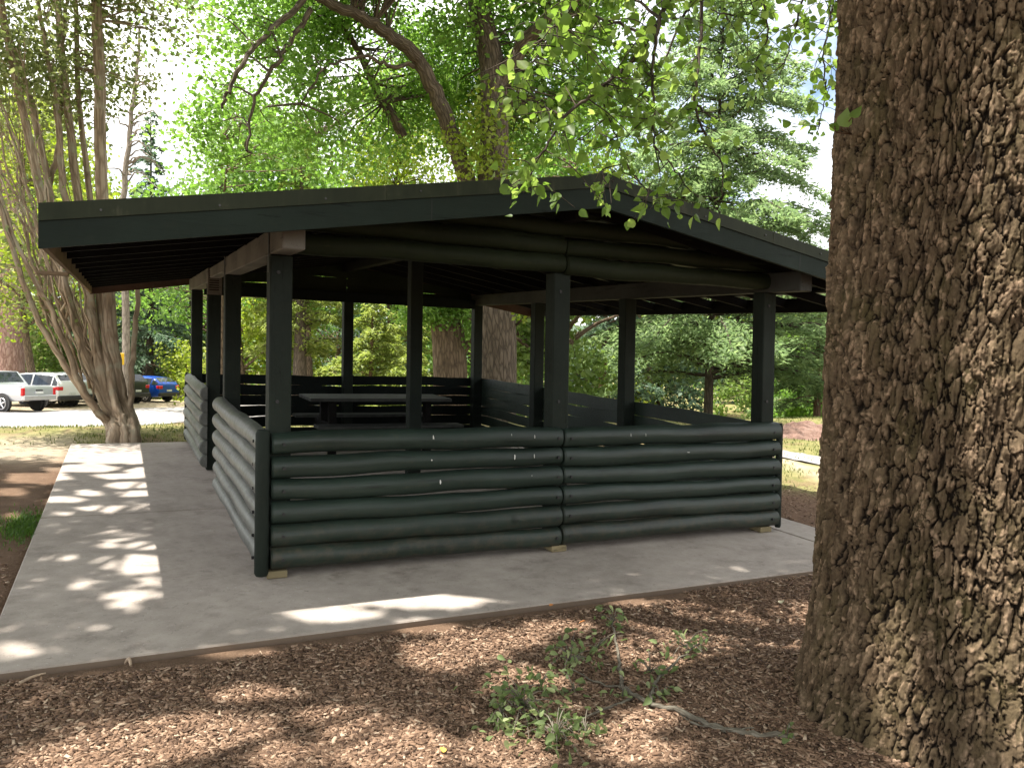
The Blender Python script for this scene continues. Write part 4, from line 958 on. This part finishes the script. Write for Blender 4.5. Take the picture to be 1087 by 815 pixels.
def blades(P, h, g, lean=.5, wid=.006):
    n = len(P); z = terrain(P[:, 0], P[:, 1])-.01; B = np.column_stack([P, z]); a = g.uniform(0, 2*PI, n); H = h*g.uniform(.45, 1.2, n)
    d = np.stack([np.cos(a), np.sin(a), 0*a], 1); s = np.stack([-np.sin(a), np.cos(a), 0*a], 1); l = (lean*g.random(n)*H)[:, None]; up = np.zeros((n, 3)); up[:, 2] = H
    wv = s*(wid*g.uniform(.6, 1.4, n))[:, None]
    V = np.stack([B-wv, B+wv, B+d*l*.35+up*.6+wv*.7, B+d*l*.35+up*.6-wv*.7, B+d*l+up*.95], 1).reshape(-1, 3); q = np.arange(n)[:, None]*5
    return V, [q+np.array([[0, 1, 2, 3]]), q+np.array([[3, 2, 4]])]
g = np.random.default_rng(32)
P = np.column_stack([g.uniform(-9, 4.5, 60000), g.uniform(6.95, 22, 60000)]); ok = (g.random(len(P)) < .25+.75*(fbm(P[:, 0]*1.2, P[:, 1]*1.2, s=8) > .47)) & ~((P[:, 0] < -1.5) & (P[:, 1] < 8.5) & (g.random(len(P)) < .8))
P1 = P[ok]; Q = np.column_stack([g.uniform(5.6, 16, 26000), g.uniform(-1., 14, 26000)]); ok = (g.random(len(Q)) < (fbm(Q[:, 0]*1.1, Q[:, 1]*1.1, s=18) > .48)) & (Q[:, 0] > 6.2+.3*np.sin(Q[:, 1]*3)) 
V, F = blades(np.concatenate([P1, Q[ok]]), .06, g, .9, .007); o = mesh_np('short_grass', V, F, L_GRASS); tag(o, 'short dry grass on the verge around the slab', 'grass', kind='stuff')
c = gnd(27, 556); P = c[:2]+g.normal(0, 1, (2600, 2))*[.10, .26]
V, F = blades(P, .045, g, 1.2, .004); o = mesh_np('grass_tuft', V, F, L_TUFT); tag(o, 'bright green grass tuft on the bare soil left of the concrete', 'grass')
# ------------------------------------------------------------------ fallen branch
fb = empty('fallen_branch', gnd(690, 765), 'fallen lichen-grey branch with wilting green leaves lying on the mulch', 'branch')
def gl(x, y, h=.03): q = gnd(x, y, -.045); q = q.copy(); q[2] = float(terrain(q[:1], q[1:2])[0])+h; return q
mains = [([(842, 814), (800, 806), (760, 795), (722, 776), (695, 765), (672, 752), (660, 742)], .015, .010, .03), ([(660, 742), (658, 720), (655, 700), (651, 680), (648, 668)], .011, .004, .05),
         ([(690, 764), (694, 745), (712, 728), (735, 708), (752, 696)], .010, .003, .06), ([(672, 752), (640, 765), (618, 778)], .009, .004, .04), ([(660, 742), (630, 735), (605, 722)], .006, .003, .05), ([(618, 778), (590, 790), (560, 775), (535, 760)], .007, .003, .06), ([(722, 776), (740, 790), (770, 800), (800, 803)], .006, .003, .03)]
st = []
g = np.random.default_rng(8)
for pts, r0, r1, h in mains:
    n = len(pts); p = smooth_path([gl(x, y, h*(.4+.8*(k/n))) for k, (x, y) in enumerate(pts)], 5, .004); st.append((p, rad(p, r0, r1), 7))
C, Dd = [], []
for (x, y, rx, ry, n, h) in [(555, 765, 38, 26, 150, .13), (590, 795, 36, 22, 110, .11), (532, 772, 18, 24, 50, .1), (605, 712, 22, 16, 75, .12), (632, 700, 22, 10, 30, .09), (650, 672, 16, 9, 34, .1), (690, 728, 22, 10, 30, .08), (728, 702, 22, 10, 34, .09), (745, 712, 10, 8, 14, .08), (700, 758, 18, 8, 20, .05), (660, 750, 20, 8, 12, .05), (575, 740, 20, 14, 26, .1), (620, 790, 16, 12, 24, .08), (835, 812, 8, 5, 8, .04), (610, 745, 16, 14, 18, .06)]:
    q0 = gl(x, y, h*.4)
    for k in range(int(n*.75)):
        q = gl(x+g.normal(0, rx*.6), y+g.normal(0, ry*.65), 0.012+h*g.random()); C.append(q); Dd.append(g.normal(0, 1, 3)*[1, 1, .3])
        if k % 4 == 0: pth = smooth_path([q0, (q0+q)/2+[0, 0, .03], q], 3); st.append((pth, rad(pth, .0035, .0015), 4))
V, F, A = tubes(st); mesh_np('branch', V, F, bark_mat('lichen_grey_bark', (.06, .05, .038), (.12, .105, .08), (.21, .19, .15), (30, 30, 8), .4, .004), fb, True, dict(bark=A))
V, F = leaf_mesh(np.array(C), .045, g, .7, .62, 'leaf', np.array(Dd)); mesh_np('leaves', V, F, L_DRY, fb)
# fallen leaves and sticks
M_YL = simple('yellow_fallen_leaf', (.55, .36, .07), .6, 0, .4, .2, 40); M_OL = simple('orange_fallen_leaf', (.42, .16, .04), .6, 0, .4, .2, 40); M_PL = simple('pale_fallen_leaf', (.55, .50, .34), .6, 0, .4, .2, 40)
for (x, y, m, s, lab, a) in [(470, 810, M_YL, .06, 'yellow fallen leaf on the sunlit mulch at the bottom edge', .3), (618, 668, M_OL, .07, 'orange-brown fallen leaf on the mulch above the fallen branch', 2.), (632, 655, M_PL, .035, 'small pale yellow fallen leaf by the tip of the fallen branch', 1.), (585, 650, M_OL, .055, 'tan fallen leaf close to the slab edge', .1), (829, 646, M_PL, .06, 'pale fallen leaf near the base of the big trunk', .6)]:
    c = gl(x, y, .025); gg = np.random.default_rng(int(x)); V, F = leaf_mesh(c[None], s, gg, 3., .6, 'leaf', np.array([[math.cos(a), math.sin(a), .1]]))
    tag(mesh_np('fallen_leaf', V, F, m), lab, 'leaf', 'fallen leaves')
M_ST = simple('bleached_stick', (.36, .27, .19), .8, 0, .3, .3, 30)
for (x0, y0, x1, y1, r, lab) in [(133, 704, 139, 716, .012, 'short pale wood splinter at the slab edge in the lower left'), (20, 690 + 45, 48, 724, .008, 'thin dark stick on the mulch in the lower left corner'), (250, 688, 268, 680, .006, 'small twig on the bare strip in front of the slab')]:
    p = smooth_path([gl(x0, y0, .02), gl((x0+x1)/2+1, (y0+y1)/2, .028), gl(x1, y1, .02)], 4); V, F, A = tubes([(p, rad(p, r, r*.5), 7)]); tag(mesh_np('stick', V, F, M_ST, None, True), lab, 'stick', 'sticks on the ground')
# ------------------------------------------------------------------ red soil mound
def mound():
    n = 90; u = np.linspace(-1, 1, n); U, Vv = np.meshgrid(u, u, indexing='ij'); c = gnd(872, 467); rx, ry = 1.9, 1.0
    R_ = np.hypot(U, Vv); f = sstep(1., .15, R_)
    x, y = c[0]+.3+(U*rx*RM[0, 0]+Vv*ry*RM[1, 0]*-1), c[1]+.5+(U*rx*RM[1, 0]+Vv*ry*RM[0, 0])
    h = f*(.20+.22*(fbm(U*3+5, Vv*3, s=44)-.5)*2)+.10*(fbm(U*11, Vv*11, s=45)-.5)*f
    Z = terrain(x, y)+h-.05; i = np.arange(n-1)[:, None]*n+np.arange(n-1)[None]; F = np.stack([i, i+n, i+n+1, i+1], -1).reshape(-1, 4)
    m, t, p = mat('red_soil'); co = t.coords(); a = t.noise(co, 4, 6, .7); b = t.noise(co, 20, 5, .7)
    pset(t, p, t.ramp(t.math('ADD', t.math('MULTIPLY', a, .5), t.math('MULTIPLY', b, .5)), [(.3, (.09, .055, .042)), (.5, (.20, .125, .098)), (.7, (.33, .235, .19))]), .95, .1, None, t.bump(b, .8, .05))
    tag(mesh_np('soil_mound', np.stack([x, y, Z], -1).reshape(-1, 3), F, m, None, True), 'mound of reddish soil beyond the grass between the shelter and the big trunk', 'mound')
mound()
# ------------------------------------------------------------------ hills
m, t, p = mat('wooded_hill'); n_h = t.noise(t.coords(), .12, 6, .7); pset(t, p, t.mix(n_h, (.05, .08, .055), (.10, .13, .085)), .95, .1, None, t.bump(n_h, 1., 3.))
a = np.linspace(-1.1, 1.3, 160); rr = np.linspace(0, 1, 14); A_, R_ = np.meshgrid(a, rr, indexing='ij'); rd = 330+R_*160
hx, hy = rd*np.sin(A_+YAW), rd*np.cos(A_+YAW); hz_ = -3+np.sin(R_*PI*.5)*(24+16*fbm(A_*5+20, R_*2, s=61)+4*fbm(A_*60, R_*14, s=62))
i = np.arange(159)[:, None]*14+np.arange(13)[None]; F = np.stack([i, i+14, i+15, i+1], -1).reshape(-1, 4)
tag(mesh_np('hills', np.stack([hx, hy, hz_], -1).reshape(-1, 3), F, m, None, True), kind='structure')
# ------------------------------------------------------------------ cars
def car_paint(name, c, metal=.3): 
    m, t, p = mat(name); pset(t, p, c, .32, .5, metal); p.inputs['Coat Weight'].default_value = .6; p.inputs['Coat Roughness'].default_value = .08; return m
C_SIL = car_paint('silver_car_paint', (.55, .57, .60), .55); C_WHI = car_paint('white_car_paint', (.72, .72, .71), 0.); C_BLU = car_paint('blue_car_paint', (.008, .075, .42), .25); C_BLK = car_paint('dark_car_paint', (.018, .02, .028), .2); C_PALE = car_paint('pale_blue_grey_car_paint', (.30, .37, .46), .5)
GLS, tg, pg = mat('tinted_car_glass'); pset(tg, pg, (.015, .02, .024), .06, .6)
TYR = simple('tyre_rubber', (.018, .018, .018), .85); RIM = simple('alloy_rim', (.55, .55, .56), .35, .8, .5, .05); RED, tg, pg = mat('red_lamp'); pset(tg, pg, (.55, .015, .02), .2, .6)
TRIM = simple('black_plastic_trim', (.025, .025, .027), .6); PLATE = simple('number_plate', (.6, .62, .6), .5)
def car(label, loc, heading, paint, kind):
    root = empty('parked_car', loc, label, 'car', 'cars parked across the road'); base = np.array(loc, float)
    ch, s_ = math.cos(heading), math.sin(heading)          # local +y = nose
    def tr(V): V = np.asarray(V, float); return np.stack([base[0]+V[:, 0]*ch-V[:, 1]*s_, base[1]+V[:, 0]*s_+V[:, 1]*ch, base[2]+V[:, 2]], 1)
    def put(b, name, m, par=root, smooth=False):
        b.v = [tr(v) for v in b.v]; return b.build(name, m, par, False, smooth)
    if kind == 'pickup': L, Wd, H = 5.1, .90, 1.78; prof = [(-2.55, .62, 1.02, None), (-2.5, .52, 1.10, None), (-.95, .40, 1.12, None), (-.9, .40, 1.12, 1.25), (-.55, .38, 1.10, 1.74), (.6, .36, 1.08, 1.77), (1.35, .36, 1.06, 1.18), (2.3, .40, .98, None), (2.55, .5, .80, None)]
    elif kind == 'suv': L, Wd, H = 4.5, .90, 1.66; prof = [(-2.25, .45, .95, 1.05), (-2.15, .35, 1.03, 1.28), (-1.85, .30, 1.05, 1.57), (-.6, .26, 1.02, 1.66), (.4, .26, .99, 1.62), (1.15, .26, .97, 1.08), (2.0, .30, .86, None), (2.25, .42, .66, None)]
    else: L, Wd, H = 4.2, .87, 1.46; prof = [(-2.1, .42, .88, .95), (-2.0, .33, .96, 1.12), (-1.55, .26, .97, 1.38), (-.55, .22, .94, 1.46), (.3, .22, .92, 1.42), (1.15, .22, .90, .98), (1.95, .28, .74, None), (2.1, .38, .58, None)]
    # body of cross-section loops
    V, rows = [], []
    for (y, zb, zw, zr) in prof:
        e = 1-.10*(abs(y)/(L/2))**6; w = Wd*e; top = zr if zr else zw+.03; wr = w*(.78 if zr and zr > zw+.25 else .93)
        loop = [(-w*.92, zb), (-w, zb+.14), (-w*1.0, (zb+zw)/2+.06), (-w*.97, zw), (-wr, top-.05), (-wr*.88, top), (0, top+.02), (wr*.88, top), (wr, top-.05), (w*.97, zw), (w*1.0, (zb+zw)/2+.06), (w, zb+.14), (w*.92, zb)]
        rows.append(len(V)); V += [(x, y, z) for x, z in loop]
    n = 13; F = []
    for r in range(len(prof)-1):
        for j in range(n): F.append([rows[r]+j, rows[r]+(j+1) % n, rows[r+1]+(j+1) % n, rows[r+1]+j])
    F += [list(range(n))[::-1], [rows[-1]+j for j in range(n)]]
    b = MB(); b.add(V, F); body = put(b, 'body', paint, root, True)
    def ins(i, j, k, l, name, m, push=.012, mg=.10):
        """panel of glass set just proud of the body quad"""
        Q = np.array([V[q] for q in (i, j, k, l)], float); c = Q.mean(0); nrm = unit(np.cross(Q[1]-Q[0], Q[3]-Q[0])); nrm = nrm if np.dot(nrm, c-np.array([0, c[1]*.4, .9])) > 0 else -nrm
        Q = c+(Q-c)*(1-mg)+nrm*push; b = MB(); b.add(np.concatenate([Q, Q-nrm*.02]), [[0, 1, 2, 3], [7, 6, 5, 4], [0, 4, 5, 1], [1, 5, 6, 2], [2, 6, 7, 3], [3, 7, 4, 0]]); put(b, name, m)
    cab = [r for r in range(len(prof)) if prof[r][3]]
    for a, c in zip(cab[:-1], cab[1:]):
        hi = max(prof[a][3], prof[c][3])
        if min(prof[a][3]-prof[a][2], prof[c][3]-prof[c][2]) < .18 and kind == 'pickup' and a == cab[0]: 
            for q in (3, 8): ins(rows[a]+q, rows[a]+q+1, rows[c]+q+1, rows[c]+q, 'side_window', GLS, .012, .2)
            continue
        for q in (3, 8):
            if prof[a][3]-prof[a][2] > .15 or prof[c][3]-prof[c][2] > .3: ins(rows[a]+q, rows[a]+q+1, rows[c]+q+1, rows[c]+q, 'side_window', GLS)
    def rear_quad(r0, r1): 
        ins(rows[r0]+5, rows[r0]+7, rows[r1]+7, rows[r1]+5, 'rear_window', GLS, .02, .10)
    if kind == 'pickup': rear_quad(3, 4)
    else: rear_quad(1, 2)
    ins(rows[cab[-2]]+5, rows[cab[-2]]+7, rows[cab[-1]]+7, rows[cab[-1]]+5, 'windscreen', GLS, .02, .08)
    yb = prof[0][0]; zb = prof[0][1]; zw = prof[0][2]
    for s in (-1, 1):                                       # lamps wrap the rear corners
        b = MB()
        if kind == 'pickup': b.box(s*Wd*.86-.075, s*Wd*.86+.075, yb-.02, yb+.10, zw-.30, zw+.04, b=.02)
        else: b.box(s*Wd*.76-.15, s*Wd*.76+.15, yb-.025, yb+.22, zw-.13, zw+.06, b=.03)
        put(b, 'tail_light', RED)
    b = MB(); b.box(-Wd*.9, Wd*.9, yb-.09, yb+.10, zb-.10, zb+.12, b=.03); put(b, 'bumper', TRIM if kind != 'pickup' else RIM)
    b = MB(); b.box(-.19, .19, yb-.035, yb+.01, zb+.18, zb+.29, b=.004); put(b, 'number_plate', PLATE)
    if kind == 'pickup':
        b = MB(); b.box(-.17, .17, yb-.03, yb+.01, zw-.16, zw-.04, b=.01); put(b, 'tailgate_handle', TRIM)
        b = MB(); b.box(-Wd*.85, Wd*.85, yb+.12, -1.0, zw+.075, zw+.105, b=.01); put(b, 'tray_cover', TRIM)
    wr_ = .37 if kind == 'pickup' else .34 if kind == 'suv' else .315
    for y in (-L*.29, L*.30):
        for s in (-1, 1):
            arch = MB(); arch.disc((s*Wd*.985, y, wr_+.02), (1, 0, 0), wr_+.065, .06, 28); put(arch, 'wheel_arch', TRIM)
            b = MB(); xw = s*(Wd*.985+.03); R_ = wr_
            b.tube([(xw-s*.2, y, wr_), (xw-s*.19, y, wr_), (xw+s*.0, y, wr_), (xw+s*.012, y, wr_)], [R_*.9, R_, R_, R_*.92], 28)
            wheel = put(b, 'wheel', TYR, root, True)
            b = MB(); b.disc((xw+s*.014, y, wr_), (1, 0, 0), R_*.66, .012, 28, 1)
            b.tube([(xw+s*.016, y+R_*.66*math.cos(q), wr_+R_*.66*math.sin(q)) for q in np.linspace(0, 2*PI, 29)], .014, 5, 0, False)
            for q in range(5):
                a = q*2*PI/5+.3; c_, sn = math.cos(a), math.sin(a)
                b.tube([(xw+s*.024, y, wr_), (xw+s*.022, y+R_*.65*c_, wr_+R_*.65*sn)], [.045, .03], 5)
            put(b, 'rim', [RIM, TYR], wheel)
    for s in (-1, 1):
        b = MB(); yy_ = prof[cab[-1]][0]-.35; b.box(s*(Wd+.09)-.09, s*(Wd+.09)+.09, yy_-.04, yy_+.05, prof[cab[-1]][2]+.02, prof[cab[-1]][2]+.16, b=.03); put(b, 'mirror', paint)
    return root
def rp(x, y, dz=0):
    d = RM @ np.array([(x-543.5)/FPX, (407.5-y)/FPX, -1.]); t_ = (-.775-CAM[2])/d[2]; return CAM+t_*d
def park(x, y, heading, *a):                                # x,y: picture point under the middle of the rear bumper
    q = rp(x, y); L2 = 2.2; return (q[0]-math.sin(heading)*L2, q[1]+math.cos(heading)*L2, -.775)
hd = math.radians(46)
car('silver pickup with a red tail light, leftmost of the parked vehicles', park(35, 437, hd), hd, C_SIL, 'pickup')
car('white hatchback-style SUV between the silver pickup and the multi-stemmed tree', park(76, 432, hd), hd, C_WHI, 'suv')
car('pale silver car half hidden behind the multi-stemmed trunk', park(97, 430, hd), hd, C_SIL, 'suv')
car('black car next to the blue hatchback, just right of the multi-stemmed trunk', park(146, 428, hd), hd, C_BLK, 'suv')
car('bright blue hatchback parked at the right end of the row', park(181, 426.5, hd), hd, C_BLU, 'hatch')
car('pale grey-blue car whose roof shows between the black car and the blue hatchback', (park(165, 424.5, hd)[0]-.5, park(165, 424.5, hd)[1]+2.5, -.775), hd, C_PALE, 'hatch')
# yellow tag on a stake behind the tree
q = base_px(128, 22); c = at(128, 381, 22); sg = empty('marker_post', (c[0], c[1], q[2]), 'small yellow marker plate on a thin stake beside the multi-stemmed trunk', 'sign')
b = MB(); b.tube([(c[0], c[1]+.04, q[2]-.1), (c[0], c[1]+.04, c[2]+.22)], [.018, .018], 8); b.build('stake', TRIM, sg)
b = MB(); b.box(c[0]-.09, c[0]+.09, c[1]-.012, c[1]+.012, c[2]-.16, c[2]+.16, b=.01); b.build('plate', simple('yellow_plate', (.75, .45, .02), .5, 0, .5, .05), sg)
